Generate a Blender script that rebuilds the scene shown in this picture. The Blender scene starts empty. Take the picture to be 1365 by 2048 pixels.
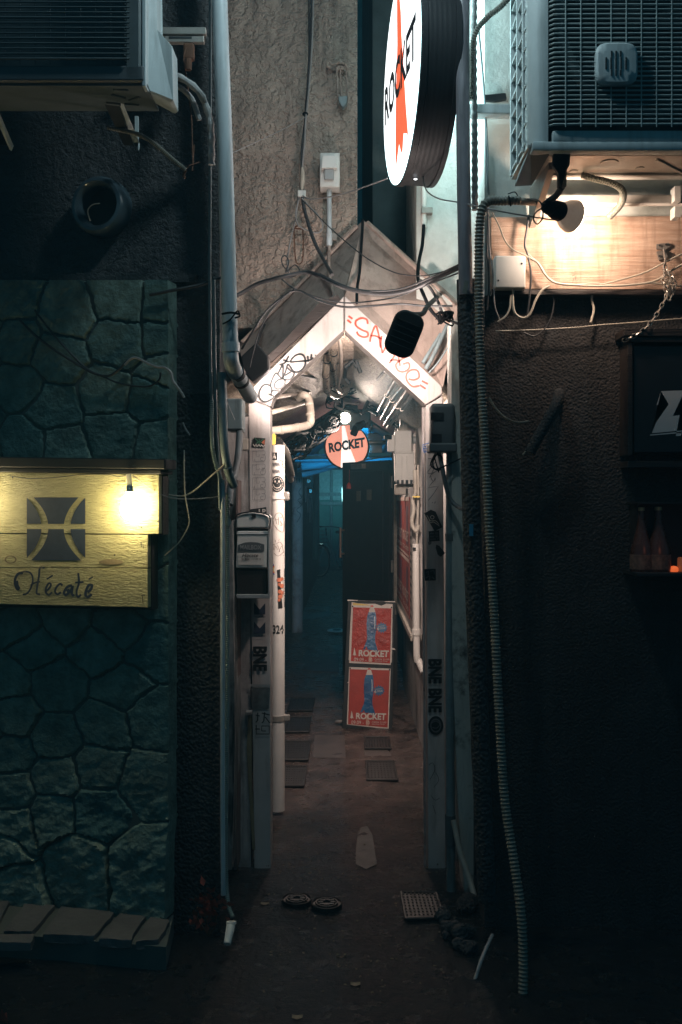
import bpy, bmesh, math, random
import numpy as np
from mathutils import Vector, Matrix, noise
random.seed(7)
S = bpy.context.scene
C = S.collection
F = 1991.0; VX = 698.0; VY = 1000.0; H = 1.6
# ------------------------------------------------------------------ camera
cd = bpy.data.cameras.new('camera'); cam = bpy.data.objects.new('camera', cd); C.objects.link(cam)
cam.location = (0, 0, H); cam.rotation_euler = (math.radians(90), 0, 0)
cd.sensor_fit = 'VERTICAL'; cd.sensor_height = 36; cd.sensor_width = 24; cd.lens = 35.0
cd.shift_x = -15.5/2048; cd.shift_y = -24/2048; cd.clip_end = 500; cd.clip_start = 0.05
S.camera = cam
# ------------------------------------------------------------------ sky (night)
w = bpy.data.worlds.new('World'); S.world = w; w.use_nodes = True
nt = w.node_tree; nt.nodes.clear()
sky = nt.nodes.new('ShaderNodeTexSky'); sky.sky_type = 'NISHITA'; sky.sun_disc = False
sky.sun_elevation = math.radians(3); sky.sun_rotation = math.radians(180)
mul = nt.nodes.new('ShaderNodeMix'); mul.data_type = 'RGBA'; mul.blend_type = 'MIX'
mul.inputs[0].default_value = 0.97; mul.inputs[7].default_value = (0.02, 0.60, 1.0, 1)
bg = nt.nodes.new('ShaderNodeBackground'); bg.inputs['Strength'].default_value = 0.092
wo = nt.nodes.new('ShaderNodeOutputWorld')
nt.links.new(sky.outputs[0], mul.inputs[6]); nt.links.new(mul.outputs[2], bg.inputs[0]); nt.links.new(bg.outputs[0], wo.inputs[0])
S.view_settings.view_transform = 'Standard'; S.view_settings.look = 'None'
S.view_settings.exposure = 0; S.view_settings.gamma = 1
S.render.engine = 'CYCLES'
S.cycles.max_bounces = 6; S.cycles.sample_clamp_indirect = 3.0
# ------------------------------------------------------------------ helpers
def P(px, py, d): return Vector(((px-VX)/F*d, d, H-(py-VY)/F*d))
def flat(d): return lambda px, py: P(px, py, d)
def onplane(p0, n, eps=0.0):
    """surface function: the place on a sloping surface that belongs to a photo position"""
    p0 = Vector(p0); n = Vector(n).normalized(); o = Vector((0, 0, H))
    if n.dot(o-p0) < 0: n = -n
    p = p0 + n*eps
    def f(px, py):
        r = Vector(((px-VX)/F, 1, -(py-VY)/F))
        return o + r*((p-o).dot(n)/r.dot(n))
    return f
def NB(): return bmesh.new()
def link(name, bm, m, parent=None, smooth=False):
    me = bpy.data.meshes.new(name); bmesh.ops.recalc_face_normals(bm, faces=bm.faces); bm.to_mesh(me); bm.free()
    o = bpy.data.objects.new(name, me); C.objects.link(o)
    if m: me.materials.append(m)
    if smooth:
        for p in me.polygons: p.use_smooth = True
        try: me.set_sharp_from_angle(angle=math.radians(40))
        except Exception: pass
    if parent: o.parent = parent
    return o
def tag(o, label, cat, group=None, kind=None):
    if kind: o['kind'] = kind
    else: o['label'] = label; o['category'] = cat
    if kind == 'stuff': o['label'] = label; o['category'] = cat
    if group: o['group'] = group
    return o
def thing(name, label, cat, group=None):
    o = bpy.data.objects.new(name, None); o.empty_display_size = .05; C.objects.link(o)
    return tag(o, label, cat, group)
def box(bm, c, s, rot=None, bev=0.0, seg=2):
    r = bmesh.ops.create_cube(bm, size=1.0)
    vs = r['verts']
    M = Matrix.Translation(Vector(c)) @ (rot.to_4x4() if rot else Matrix.Identity(4)) @ Matrix.Diagonal((s[0], s[1], s[2], 1))
    bmesh.ops.transform(bm, matrix=M, verts=vs)
    if bev:
        es = list({e for v in vs for e in v.link_edges})
        bmesh.ops.bevel(bm, geom=es, offset=bev, segments=seg, profile=.5, affect='EDGES')
def boxpx(bm, x0, y0, x1, y1, d0, d1, bev=0.0, seg=2):
    """box whose front (at depth d0) fills the given photo rectangle, reaching back to d1"""
    a = P(x0, y0, d0); b = P(x1, y1, d0)
    box(bm, ((a.x+b.x)/2, (d0+d1)/2, (a.z+b.z)/2), (abs(b.x-a.x), abs(d1-d0), abs(a.z-b.z)), None, bev, seg)
def prism(bm, pts, back, bev=0.0):
    """pts: world points of one face; back: offset vector"""
    back = Vector(back)
    f = [bm.verts.new(p) for p in pts]; g = [bm.verts.new(Vector(p)+back) for p in pts]
    fs = [bm.faces.new(f), bm.faces.new(g[::-1])]
    n = len(pts)
    for i in range(n):
        fs.append(bm.faces.new((f[i], g[i], g[(i+1) % n], f[(i+1) % n])))
    if bev:
        es = list({e for q in fs for e in q.edges})
        bmesh.ops.bevel(bm, geom=es, offset=bev, segments=2, profile=.5, affect='EDGES')
def prismpx(bm, pts, d0, d1, bev=0.0): prism(bm, [P(x, y, d0) for x, y in pts], (0, d1-d0, 0), bev)
def smoothpath(pts, n=8):
    pts = [Vector(p) for p in pts]
    if len(pts) < 3: return pts
    out = []
    ext = [pts[0]*2-pts[1]] + pts + [pts[-1]*2-pts[-2]]
    for i in range(1, len(ext)-2):
        p0, p1, p2, p3 = ext[i-1:i+3]
        for k in range(n):
            t = k/n
            out.append(.5*((2*p1)+(p2-p0)*t+(2*p0-5*p1+4*p2-p3)*t*t+(3*p1-p0-3*p2+p3)*t**3))
    out.append(pts[-1]); return out
def resample(pts, step):
    out = [pts[0]]; acc = 0
    for a, b in zip(pts, pts[1:]):
        L = (b-a).length
        if L < 1e-9: continue
        t = step-acc
        while t <= L:
            out.append(a.lerp(b, t/L)); t += step
        acc = L-(t-step)
    out.append(pts[-1]); return out
def tube(bm, pts, r, seg=10, n=8, cor=0, cap=True, rf=None):
    """round tube; cor = corrugation pitch in metres"""
    path = smoothpath(pts, n) if n > 1 else [Vector(p) for p in pts]
    if cor: path = resample(path, cor/2)
    if len(path) < 2: return
    up = None; rings = []
    for i, p in enumerate(path):
        t = (path[min(i+1, len(path)-1)]-path[max(i-1, 0)])
        if t.length < 1e-9: t = Vector((0, 0, 1))
        t.normalize()
        if up is None:
            up = Vector((1, 0, 0)) if abs(t.x) < .8 else Vector((0, 0, 1))
        up = (up - t*up.dot(t)).normalized(); bi = t.cross(up)
        rr = r*(1.0 if not cor or i % 2 else .76)
        if rf: rr = rf(i/(len(path)-1))*r
        rings.append([bm.verts.new(p+(up*math.cos(a)+bi*math.sin(a))*rr) for a in [2*math.pi*k/seg for k in range(seg)]])
    for a, b in zip(rings, rings[1:]):
        for k in range(seg):
            bm.faces.new((a[k], a[(k+1) % seg], b[(k+1) % seg], b[k]))
    if cap:
        bm.faces.new(rings[0][::-1]); bm.faces.new(rings[-1])
def pipe_px(bm, pts, r, **k): tube(bm, [P(*p) for p in pts], r, **k)
def cyl(bm, a, b, r, seg=20, r2=None):
    a = Vector(a); b = Vector(b)
    if r2 is None: tube(bm, [a, b], r, seg=seg, n=1)
    else: tube(bm, [a, b], 1.0, seg=seg, n=1, rf=lambda t: r+(r2-r)*t)
def lathe(bm, base, axis, prof, seg=24):
    """prof: (radius, height) pairs along axis from base"""
    axis = Vector(axis).normalized()
    up = Vector((1, 0, 0)) if abs(axis.x) < .8 else Vector((0, 0, 1))
    up = (up-axis*up.dot(axis)).normalized(); bi = axis.cross(up)
    rings = []
    for r, h in prof:
        r = max(r, 1e-4)
        rings.append([bm.verts.new(Vector(base)+axis*h+(up*math.cos(a)+bi*math.sin(a))*r) for a in [2*math.pi*k/seg for k in range(seg)]])
    for a, b in zip(rings, rings[1:]):
        for k in range(seg): bm.faces.new((a[k], a[(k+1) % seg], b[(k+1) % seg], b[k]))
    bm.faces.new(rings[0][::-1]); bm.faces.new(rings[-1])
def torus(bm, c, n, R, r, seg=40, s2=10):
    n = Vector(n).normalized(); up = Vector((0, 0, 1)) if abs(n.z) < .9 else Vector((1, 0, 0))
    u = (up-n*up.dot(n)).normalized(); v = n.cross(u); rings = []
    for i in range(seg):
        a = 2*math.pi*i/seg; e = u*math.cos(a)+v*math.sin(a)
        rings.append([bm.verts.new(Vector(c)+e*(R+r*math.cos(b))+n*r*math.sin(b)) for b in [2*math.pi*k/s2 for k in range(s2)]])
    for i in range(seg):
        a = rings[i]; b = rings[(i+1) % seg]
        for k in range(s2): bm.faces.new((a[k], a[(k+1) % s2], b[(k+1) % s2], b[k]))
def poly(bm, surf, pts):
    vs = [bm.verts.new(surf(x, y)) for x, y in pts]
    f = bm.faces.new(vs); bmesh.ops.triangulate(bm, faces=[f])
def rect(bm, surf, x0, y0, x1, y1, nx=1):
    for i in range(nx):
        a = x0+(x1-x0)*i/nx; b = x0+(x1-x0)*(i+1)/nx
        bm.faces.new([bm.verts.new(surf(*p)) for p in ((a, y0), (b, y0), (b, y1), (a, y1))])
def disc(bm, surf, cx, cy, rx, ry=None, n=28, hole=0, a0=0, a1=360):
    ry = ry or rx; A = [math.radians(a0+(a1-a0)*k/n) for k in range(n+1)]
    if hole:
        for p, q in zip(A, A[1:]):
            bm.faces.new([bm.verts.new(surf(cx+rx*s*math.cos(t), cy+ry*s*math.sin(t))) for s, t in ((1, p), (1, q), (hole, q), (hole, p))])
    else: poly(bm, surf, [(cx+rx*math.cos(t), cy+ry*math.sin(t)) for t in A[:-1]])
def stroke(bm, surf, pts, wd, sm=6):
    """painted line: a flat ribbon on the surface, wd in photo pixels"""
    pp = [Vector((x, y, 0)) for x, y in pts]
    if sm > 1 and len(pp) > 2: pp = smoothpath(pp, sm)
    L = []; R = []
    for i, p in enumerate(pp):
        t = pp[min(i+1, len(pp)-1)]-pp[max(i-1, 0)]
        if t.length < 1e-6: t = Vector((1, 0, 0))
        t.normalize(); n = Vector((-t.y, t.x, 0))*wd/2
        L.append(bm.verts.new(surf((p+n).x, (p+n).y))); R.append(bm.verts.new(surf((p-n).x, (p-n).y)))
    for i in range(len(pp)-1): bm.faces.new((L[i], L[i+1], R[i+1], R[i]))
def letters(bm, s, surf, q, bold=0.0, rot=0, shear=0):
    """text filling the photo rectangle / quad q (tl,tr,br,bl); rot=1 reads downwards"""
    cu = bpy.data.curves.new('t', 'FONT'); cu.body = s; cu.offset = bold; cu.resolution_u = 3; cu.shear = shear
    ob = bpy.data.objects.new('t', cu); me = bpy.data.meshes.new_from_object(ob)
    if len(q) == 4 and not hasattr(q[0], '__len__'): x0, y0, x1, y1 = q; q = ((x0, y0), (x1, y0), (x1, y1), (x0, y1))
    if rot: q = (q[1], q[2], q[3], q[0])
    xs = [v.co.x for v in me.vertices]; ys = [v.co.y for v in me.vertices]
    if xs:
        mx, Mx, my, My = min(xs), max(xs), min(ys), max(ys); vs = []
        for v in me.vertices:
            u = (v.co.x-mx)/(Mx-mx or 1); t = 1-(v.co.y-my)/(My-my or 1)
            X = [(q[0][k]*(1-u)+q[1][k]*u)*(1-t)+(q[3][k]*(1-u)+q[2][k]*u)*t for k in (0, 1)]
            vs.append(bm.verts.new(surf(*X)))
        for p in me.polygons:
            try: bm.faces.new([vs[i] for i in p.vertices])
            except Exception: pass
    bpy.data.objects.remove(ob); bpy.data.curves.remove(cu); bpy.data.meshes.remove(me)
# ------------------------------------------------------------------ materials
def mat(name, col, rough=.6, metal=0, var=.0, vs=12., bump=0., bs=60., kind='noise', col2=None, streak=0., emit=None, es=0., trans=0., spec=.5, dist=.004, grime=0., gcol=(.02, .018, .016), stretch=None, coat=0., thr=.55):
    m = bpy.data.materials.new(name); m.use_nodes = True; t = m.node_tree; N = t.nodes; Lk = t.links
    b = N['Principled BSDF']; b.inputs['Roughness'].default_value = rough; b.inputs['Metallic'].default_value = metal
    b.inputs['Specular IOR Level'].default_value = spec; b.inputs['Base Color'].default_value = (*col, 1)
    b.inputs['Transmission Weight'].default_value = trans; b.inputs['Coat Weight'].default_value = coat
    tc = N.new('ShaderNodeTexCoord'); vec = tc.outputs['Object']
    def mp(sc):
        k = N.new('ShaderNodeMapping'); k.inputs['Scale'].default_value = sc; Lk.new(vec, k.inputs[0]); return k.outputs[0]
    cur = None
    def noi(sc, det=6, v=None, ro=.6):
        k = N.new('ShaderNodeTexNoise'); k.inputs['Scale'].default_value = sc; k.inputs['Detail'].default_value = det; k.inputs['Roughness'].default_value = ro
        Lk.new(v or vec, k.inputs['Vector']); return k.outputs['Fac']
    def ramp(f, a, c):
        k = N.new('ShaderNodeMapRange'); k.inputs[1].default_value = a; k.inputs[2].default_value = c; Lk.new(f, k.inputs[0]); return k.outputs[0]
    def mix(f, A, B):
        k = N.new('ShaderNodeMix'); k.data_type = 'RGBA'; Lk.new(f, k.inputs[0])
        for s_, v in ((6, A), (7, B)):
            if isinstance(v, tuple): k.inputs[s_].default_value = (*v, 1)
            else: Lk.new(v, k.inputs[s_])
        return k.outputs[2]
    if var or col2:
        c2 = col2 or tuple(max(0, x*(1-var)) for x in col)
        cur = mix(ramp(noi(vs, v=mp(stretch) if stretch else None), .35, .68), col, c2)
    if streak:
        f = ramp(noi(9, 5, mp((3, 3, .35))), .5, .5+.4*(1.1-streak)); cur = mix(f, cur or col, gcol)
    if grime:
        f = ramp(noi(5.5, 9, ro=.72), thr, thr+.28/grime); cur = mix(f, cur or col, gcol)
    if cur:
        Lk.new(cur, b.inputs['Base Color'])
        rr = N.new('ShaderNodeMapRange'); rr.inputs[3].default_value = max(.02, rough-.12); rr.inputs[4].default_value = min(1, rough+.15)
        Lk.new(noi(vs*1.7), rr.inputs[0]); Lk.new(rr.outputs[0], b.inputs['Roughness'])
    if bump:
        bn = N.new('ShaderNodeBump'); bn.inputs['Strength'].default_value = bump; bn.inputs['Distance'].default_value = dist
        if kind == 'noise': h = noi(bs, 8, v=mp(stretch) if stretch else None)
        elif kind == 'stucco':
            n1 = noi(bs*.35, 3); k = N.new('ShaderNodeMapRange'); k.inputs[1].default_value = .42; k.inputs[2].default_value = .56; Lk.new(n1, k.inputs[0])
            n2 = noi(bs, 6, ro=.65)
            a = N.new('ShaderNodeMath'); a.operation = 'MULTIPLY_ADD'; Lk.new(n2, a.inputs[0]); a.inputs[1].default_value = 1.3; Lk.new(k.outputs[0], a.inputs[2]); h = a.outputs[0]
        elif kind == 'pebble':
            v = N.new('ShaderNodeTexVoronoi'); v.inputs['Scale'].default_value = bs; v.feature = 'SMOOTH_F1'; Lk.new(vec, v.inputs['Vector'])
            a = N.new('ShaderNodeMath'); a.operation = 'MULTIPLY_ADD'; Lk.new(v.outputs['Distance'], a.inputs[0]); a.inputs[1].default_value = -1.2; Lk.new(noi(bs*.5, 6), a.inputs[2]); h = a.outputs[0]
        elif kind == 'wood':
            n1 = noi(bs*.16, 10, mp((.7, 14, 14)), .7); k = N.new('ShaderNodeMapRange'); k.inputs[1].default_value = .3; k.inputs[2].default_value = .7; Lk.new(n1, k.inputs[0]); h = k.outputs[0]
        elif kind == 'crease':
            n1 = noi(bs, 4); a = N.new('ShaderNodeMath'); a.operation = 'SUBTRACT'; Lk.new(n1, a.inputs[0]); a.inputs[1].default_value = .5
            c = N.new('ShaderNodeMath'); c.operation = 'ABSOLUTE'; Lk.new(a.outputs[0], c.inputs[0]); h = c.outputs[0]
        Lk.new(h, bn.inputs['Height']); Lk.new(bn.outputs[0], b.inputs['Normal'])
    if emit:
        b.inputs['Emission Color'].default_value = (*emit, 1); b.inputs['Emission Strength'].default_value = es
    return m
M = {}
def D(k, *a, **kw): M[k] = mat(k, *a, **kw)
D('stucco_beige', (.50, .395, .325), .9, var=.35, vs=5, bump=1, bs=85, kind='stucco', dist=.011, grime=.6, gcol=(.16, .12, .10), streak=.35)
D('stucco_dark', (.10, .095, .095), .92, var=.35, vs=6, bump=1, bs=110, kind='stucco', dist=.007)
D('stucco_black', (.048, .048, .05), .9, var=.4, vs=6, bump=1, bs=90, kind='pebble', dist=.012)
D('stucco_brown', (.040, .035, .034), .93, var=.5, vs=3, bump=.7, bs=120, kind='pebble', dist=.006, grime=.8, streak=.5, gcol=(.02, .017, .016))
D('plaster_white', (.62, .64, .60), .8, var=.25, vs=9, bump=.8, bs=28, kind='noise', dist=.006, grime=.5, gcol=(.25, .25, .23), thr=.58)
D('plaster_flaking', (.50, .50, .46), .8, var=.2, vs=9, bump=.9, bs=30, dist=.006, grime=2.2, gcol=(.05, .05, .045), thr=.53, stretch=(3, 3, .6))
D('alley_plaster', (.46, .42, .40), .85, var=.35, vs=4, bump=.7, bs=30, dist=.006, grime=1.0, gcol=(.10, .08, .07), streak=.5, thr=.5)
D('frame_paint', (.55, .50, .475), .55, var=.18, vs=7, bump=.35, bs=70, dist=.002, grime=.9, gcol=(.26, .21, .18), streak=.25, thr=.60)
D('frame_joint', (.12, .10, .09), .8)
D('hood_paint', (.44, .335, .285), .7, var=.35, vs=5, bump=.6, bs=90, dist=.003, grime=.9, gcol=(.12, .08, .065), streak=.3, thr=.52)
D('stone', (.17, .26, .23), .8, var=.5, vs=16, bump=1, bs=55, dist=.010, grime=1.0, gcol=(.05, .06, .055))
D('ledge_stone', (.13, .12, .115), .8, var=.4, vs=8, bump=.9, bs=40, dist=.006)
D('mortar', (.09, .10, .09), .95)
D('asphalt', (.035, .036, .038), .7, var=.35, vs=5, bump=1, bs=160, dist=.004)
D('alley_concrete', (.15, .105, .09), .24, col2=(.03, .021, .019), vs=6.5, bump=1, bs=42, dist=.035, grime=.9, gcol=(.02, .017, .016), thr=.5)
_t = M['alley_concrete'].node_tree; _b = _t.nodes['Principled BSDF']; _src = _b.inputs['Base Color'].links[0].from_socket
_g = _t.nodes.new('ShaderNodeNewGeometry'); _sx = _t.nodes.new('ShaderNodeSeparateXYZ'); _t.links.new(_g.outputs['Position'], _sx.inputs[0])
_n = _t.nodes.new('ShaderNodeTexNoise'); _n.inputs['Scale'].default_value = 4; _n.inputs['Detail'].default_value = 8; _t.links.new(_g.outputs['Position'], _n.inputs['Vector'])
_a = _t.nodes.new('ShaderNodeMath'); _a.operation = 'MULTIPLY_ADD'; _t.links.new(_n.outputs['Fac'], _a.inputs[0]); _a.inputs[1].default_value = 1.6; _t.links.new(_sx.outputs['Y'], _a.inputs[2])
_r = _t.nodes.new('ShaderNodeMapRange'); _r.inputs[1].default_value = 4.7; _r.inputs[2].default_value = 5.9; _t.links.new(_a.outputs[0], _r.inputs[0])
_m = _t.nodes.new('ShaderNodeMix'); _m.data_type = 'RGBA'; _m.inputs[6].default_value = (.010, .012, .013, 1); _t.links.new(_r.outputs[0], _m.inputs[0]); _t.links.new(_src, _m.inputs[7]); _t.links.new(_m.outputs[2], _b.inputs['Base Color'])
D('patch_concrete', (.08, .06, .053), .5, var=.5, vs=8, bump=.9, bs=50, dist=.005, grime=1.2, gcol=(.06, .045, .04), thr=.5)
D('cast_iron', (.028, .024, .023), .5, metal=.4, var=.4, vs=20, bump=.5, bs=90)
D('alu_sheet', (.36, .30, .235), .5, metal=.25, col2=(.09, .07, .055), vs=75, bump=1, bs=60, kind='noise', dist=.008, grime=.9, gcol=(.13, .10, .075), thr=.5, stretch=(1, .35, 1))
D('blue_sheet', (.06, .34, .5), .45, var=.3, vs=8, bump=.5, bs=50)
D('pink_sheet', (.42, .31, .33), .4, metal=.3, var=.35, vs=7, bump=.9, bs=30, dist=.006)
D('pipe_grey', (.50, .55, .57), .42, var=.12, vs=8, bump=.1, bs=50, streak=.2, gcol=(.2, .2, .2))
D('pipe_mauve', (.22, .21, .235), .38, var=.2, vs=8, streak=.25)
D('pipe_white', (.74, .69, .64), .5, var=.1, vs=9, bump=.15, bs=60, grime=.9, gcol=(.30, .22, .18), thr=.6)
D('pipe_cream', (.47, .42, .36), .5, var=.25, vs=12, bump=.25, bs=60, grime=.6, gcol=(.16, .12, .09))
D('pipe_teal', (.20, .25, .26), .45, var=.25, vs=14, streak=.3)
D('pipe_rust', (.42, .38, .37), .7, var=.3, vs=9, bump=.4, bs=60, grime=1.4, gcol=(.12, .05, .025), thr=.5)
D('hose_cream', (.18, .175, .145), .55, var=.25, vs=20)
D('hose_teal', (.16, .22, .21), .55, var=.25, vs=20)
D('duct_tape', (.42, .41, .40), .6, var=.35, vs=25, bump=.8, bs=60, dist=.004)
D('steel', (.30, .26, .23), .42, metal=.5, var=.3, vs=20, bump=.2, bs=60)
D('jacket', (.50, .43, .36), .28, metal=.8, var=.3, vs=30, bump=.2, bs=60)
D('chrome', (.7, .7, .68), .15, metal=1)
D('ac_paint', (.50, .56, .57), .5, var=.1, vs=10, bump=.25, bs=300, dist=.001, streak=.2, gcol=(.25, .27, .27))
D('ac_dark', (.10, .12, .125), .5, var=.2, vs=12)
D('ac_wire', (.34, .40, .40), .4, var=.15, vs=30)
D('fin', (.02, .024, .026), .6)
D('galv', (.45, .42, .38), .4, metal=.4, var=.3, vs=14, bump=.2, bs=30, grime=.6, gcol=(.16, .12, .09))
D('black_metal', (.009, .009, .010), .6, var=.3, vs=14)
D('black_gloss', (.014, .014, .016), .55, spec=.3)
D('black_rubber', (.009, .009, .010), .8, spec=.08)
D('cable_dark', (.035, .034, .036), .5, var=.3, vs=20)
D('cable_grey', (.30, .28, .27), .5, var=.3, vs=20)
D('cable_cream', (.50, .44, .36), .5, var=.3, vs=20)
D('tape_black', (.02, .02, .022), .45, bump=.8, bs=40, dist=.005)
D('plastic_white', (.66, .64, .60), .45, var=.08, vs=14, grime=.3, gcol=(.4, .36, .32), thr=.6)
D('plastic_grey', (.33, .34, .34), .5, var=.15, vs=14)
D('plastic_darkgrey', (.10, .11, .115), .5, var=.2, vs=9, bump=.1, bs=60)
D('tinted', (.03, .028, .028), .25)
D('wood_sign', (.42, .39, .195), .6, var=.22, vs=9, bump=1, bs=70, kind='wood', dist=.006, stretch=(.6, 8, 8))
D('wood_side', (.28, .22, .13), .7, var=.3, vs=9, bump=.8, bs=60)
D('wood_board', (.54, .38, .29), .5, col2=(.36, .22, .15), vs=7, bump=.6, bs=60, kind='wood', stretch=(.8, 9, 9), grime=.9, gcol=(.16, .085, .05), streak=.3)
D('dark_wood', (.035, .024, .02), .5, var=.4, vs=8, bump=.5, bs=50, kind='wood')
D('door_paint', (.020, .010, .010), .38, var=.3, vs=6, bump=.3, bs=20)
D('ink_navy', (.035, .05, .085), .6, var=.25, vs=30)
D('ink_black', (.015, .014, .014), .5)
D('ink_grey', (.15, .14, .145), .6)
D('ink_red', (.62, .065, .035), .5)
D('ink_blue', (.03, .12, .35), .5)
D('paper_white', (.68, .62, .56), .5, var=.15, vs=12, bump=.3, bs=12)
D('paper_red', (.50, .035, .018), .42, var=.35, vs=9, bump=1, bs=16, kind='crease', dist=.012, spec=.35)
D('paper_red_flat', (.44, .035, .018), .5, var=.25, vs=9, bump=.35, bs=14, kind='crease', dist=.01)
D('paper_maroon', (.26, .035, .025), .6, var=.4, vs=6, bump=.8, bs=14, dist=.004)
D('paper_blue', (.02, .16, .33), .32, col2=(.01, .05, .16), vs=7, bump=.8, bs=18, kind='crease', dist=.01)
D('paper_black', (.02, .02, .02), .4)
D('paper_yellow', (.65, .45, .08), .5)
D('paper_orange', (.7, .22, .12), .5, var=.4, vs=30)
D('glass_bulb', (.35, .31, .27), .15, var=.3, vs=20, coat=.5, emit=(1, .74, .55), es=.12)
D('porcelain', (.6, .56, .5), .3)
D('rust', (.14, .06, .03), .8, var=.4, vs=30, bump=.6, bs=60)
D('leaf_red', (.38, .075, .045), .6, var=.5, vs=30)
D('leaf_dry', (.17, .13, .08), .7, var=.4, vs=30)
D('green_wall', (.10, .26, .24), .6, var=.3, vs=3, bump=.4, bs=10)
D('bottle_glass', (.10, .035, .022), .25, var=.3, vs=10)
D('sign_black', (.012, .012, .014), .4)
D('sign_letter', (.85, .80, .75), .5)
D('chain', (.62, .55, .48), .35, metal=.7)
D('brass', (.5, .35, .18), .35, metal=.8)
D('emit_white', (.9, .9, .9), .4, emit=(.95, 1.0, 1.0), es=1.7)
D('emit_back', (.9, .9, .9), .4, emit=(.62, .96, 1.0), es=6)
D('emit_red', (.7, .1, .05), .4, emit=(.95, .16, .06), es=.95)
D('emit_ink', (.01, .01, .02), .5)
D('emit_small_red', (.8, .2, .12), .4, emit=(1.0, .37, .25), es=.95)
D('emit_small_white', (.9, .85, .8), .4, emit=(1.0, .88, .80), es=1.25)
D('bulb_warm', (1, 1, 1), .4, emit=(1, .82, .46), es=110)
D('bulb_alley', (1, 1, 1), .4, emit=(1, .95, .75), es=16)
D('bulb_face', (1, 1, 1), .4, emit=(1, .74, .5), es=30)
D('lamp_face', (1, 1, 1), .4, emit=(1, .88, .76), es=8)
D('tube_teal', (1, 1, 1), .4, emit=(.5, 1, 1), es=8)
D('tube_blue', (1, 1, 1), .4, emit=(.1, .6, 1), es=8)
D('led', (1, 1, 1), .4, emit=(.9, .95, 1), es=6)
D('ember', (1, .3, .1), .4, emit=(1, .16, .04), es=.7)
def lamp(name, typ, loc, W, col, rad=.03, parent=None, target=None, angle=120, blend=.6, size=None):
    l = bpy.data.lights.new(name, typ); l.energy = W; l.color = col
    if typ in ('POINT', 'SPOT'): l.shadow_soft_size = rad
    if typ == 'SPOT': l.spot_size = math.radians(angle); l.spot_blend = blend
    o = bpy.data.objects.new(name, l); C.objects.link(o); o.location = loc
    if target is not None: o.rotation_euler = (Vector(target)-Vector(loc)).to_track_quat('-Z', 'Y').to_euler()
    if parent: o.parent = parent
    return o
# ================================================================== GROUND
bm = NB(); bm.faces.new([bm.verts.new(p) for p in ((-60, -60, 0), (60, -60, 0), (60, 60, 0), (-60, 60, 0))])
link('road', bm, M['asphalt'])['kind'] = 'structure'
bm = NB()
nx, ny = 40, 300
g = [[None]*(ny+1) for _ in range(nx+1)]
for i in range(nx+1):
    for j in range(ny+1):
        x = -1.5+3.0*i/nx; y = 2.5+20*(j/ny)**1.25
        z = .004+.008*noise.fractal(Vector((x*3, y*2.2, 0)), .8, 2, 5)+.005*max(0, noise.noise(Vector((x*9, y*5, 3))))
        g[i][j] = bm.verts.new((x, y, max(.004, z+.006)))
for i in range(nx):
    for j in range(ny):
        bm.faces.new((g[i][j], g[i+1][j], g[i+1][j+1], g[i][j+1]))
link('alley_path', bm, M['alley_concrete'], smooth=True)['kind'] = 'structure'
def groundf(h): 
    def f(px, py):
        d = (H-h)*F/(py-VY); return P(px, py, d)
    return f
# worn concrete patches in the alley
bm = NB()
for q in (((612, 1300), (680, 1302), (676, 1345), (604, 1340)), ((630, 1470), (690, 1470), (692, 1515), (626, 1515)), ((728, 1497), (775, 1497), (784, 1512), (730, 1512)),
          ((605, 1215), (662, 1212), (660, 1235), (600, 1240)), ((612, 1395), (640, 1390), (625, 1394), (608, 1392))):
    prism(bm, [groundf(.0125)(x, y) for x, y in q], (0, 0, -.02))
link('pavement_patches', bm, M['patch_concrete'])['kind'] = 'structure'
bm = NB()
pts = [(716, 1668), (722, 1655), (735, 1652), (745, 1668), (750, 1700), (754, 1728), (733, 1738), (712, 1728), (712, 1700)]
prism(bm, [groundf(.0125)(x, y) for x, y in pts], (0, 0, -.015))
link('pavement_mend', bm, mat('mend', (.034, .026, .024), .6, var=.6, vs=14, bump=1, bs=40, dist=.006, grime=1.5, gcol=(.03, .025, .024), thr=.48))['kind'] = 'structure'
# rectangular drain covers
def cover(q, label, h=.019):
    t = thing('drain_cover', label, 'drain cover', 'cast iron drain covers along the alley')
    bm = NB(); prism(bm, [groundf(h)(x, y) for x, y in q], (0, 0, -.03)); link('plate', bm, M['cast_iron'], t)
    bm = NB(); A, B, Cc, Dd = [groundf(h+.002)(x, y) for x, y in q]
    for i in range(9):
        for j in range(9):
            u = (i+.5)/9; v = (j+.5)/9
            c = (A*(1-u)+B*u)*(1-v)+(Dd*(1-u)+Cc*u)*v
            box(bm, c, ((B-A).length/20, (A-Dd).length/20, .004), None, .001, 1)
    link('tread', bm, M['cast_iron'], t)
    bm = NB()
    for a, b in ((A, B), (B, Cc), (Cc, Dd), (Dd, A)): tube(bm, [a, b], .006, seg=6, n=1)
    link('rim', bm, M['cast_iron'], t)
cover(((583, 1396), (630, 1396), (624, 1421), (576, 1421)), 'farthest of the studded iron covers beside the white pipe')
cover(((576, 1434), (622, 1434), (618, 1464), (570, 1464)), 'studded iron cover second farthest beside the white pipe')
cover(((570, 1482), (622, 1482), (616, 1520), (568, 1520)), 'studded iron cover third farthest beside the white pipe')
cover(((568, 1532), (614, 1532), (608, 1572), (566, 1572)), 'nearest of the studded iron covers beside the white pipe')
cover(((730, 1474), (778, 1474), (782, 1497), (731, 1497)), 'dark studded cover just in front of the poster board')
cover(((733, 1522), (788, 1522), (796, 1560), (735, 1560)), 'dark studded cover between pale patch and poster board')
cover(((802, 1784), (872, 1786), (888, 1836), (812, 1838)), 'square metal hatch in the ground by the right post', .017)
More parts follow.
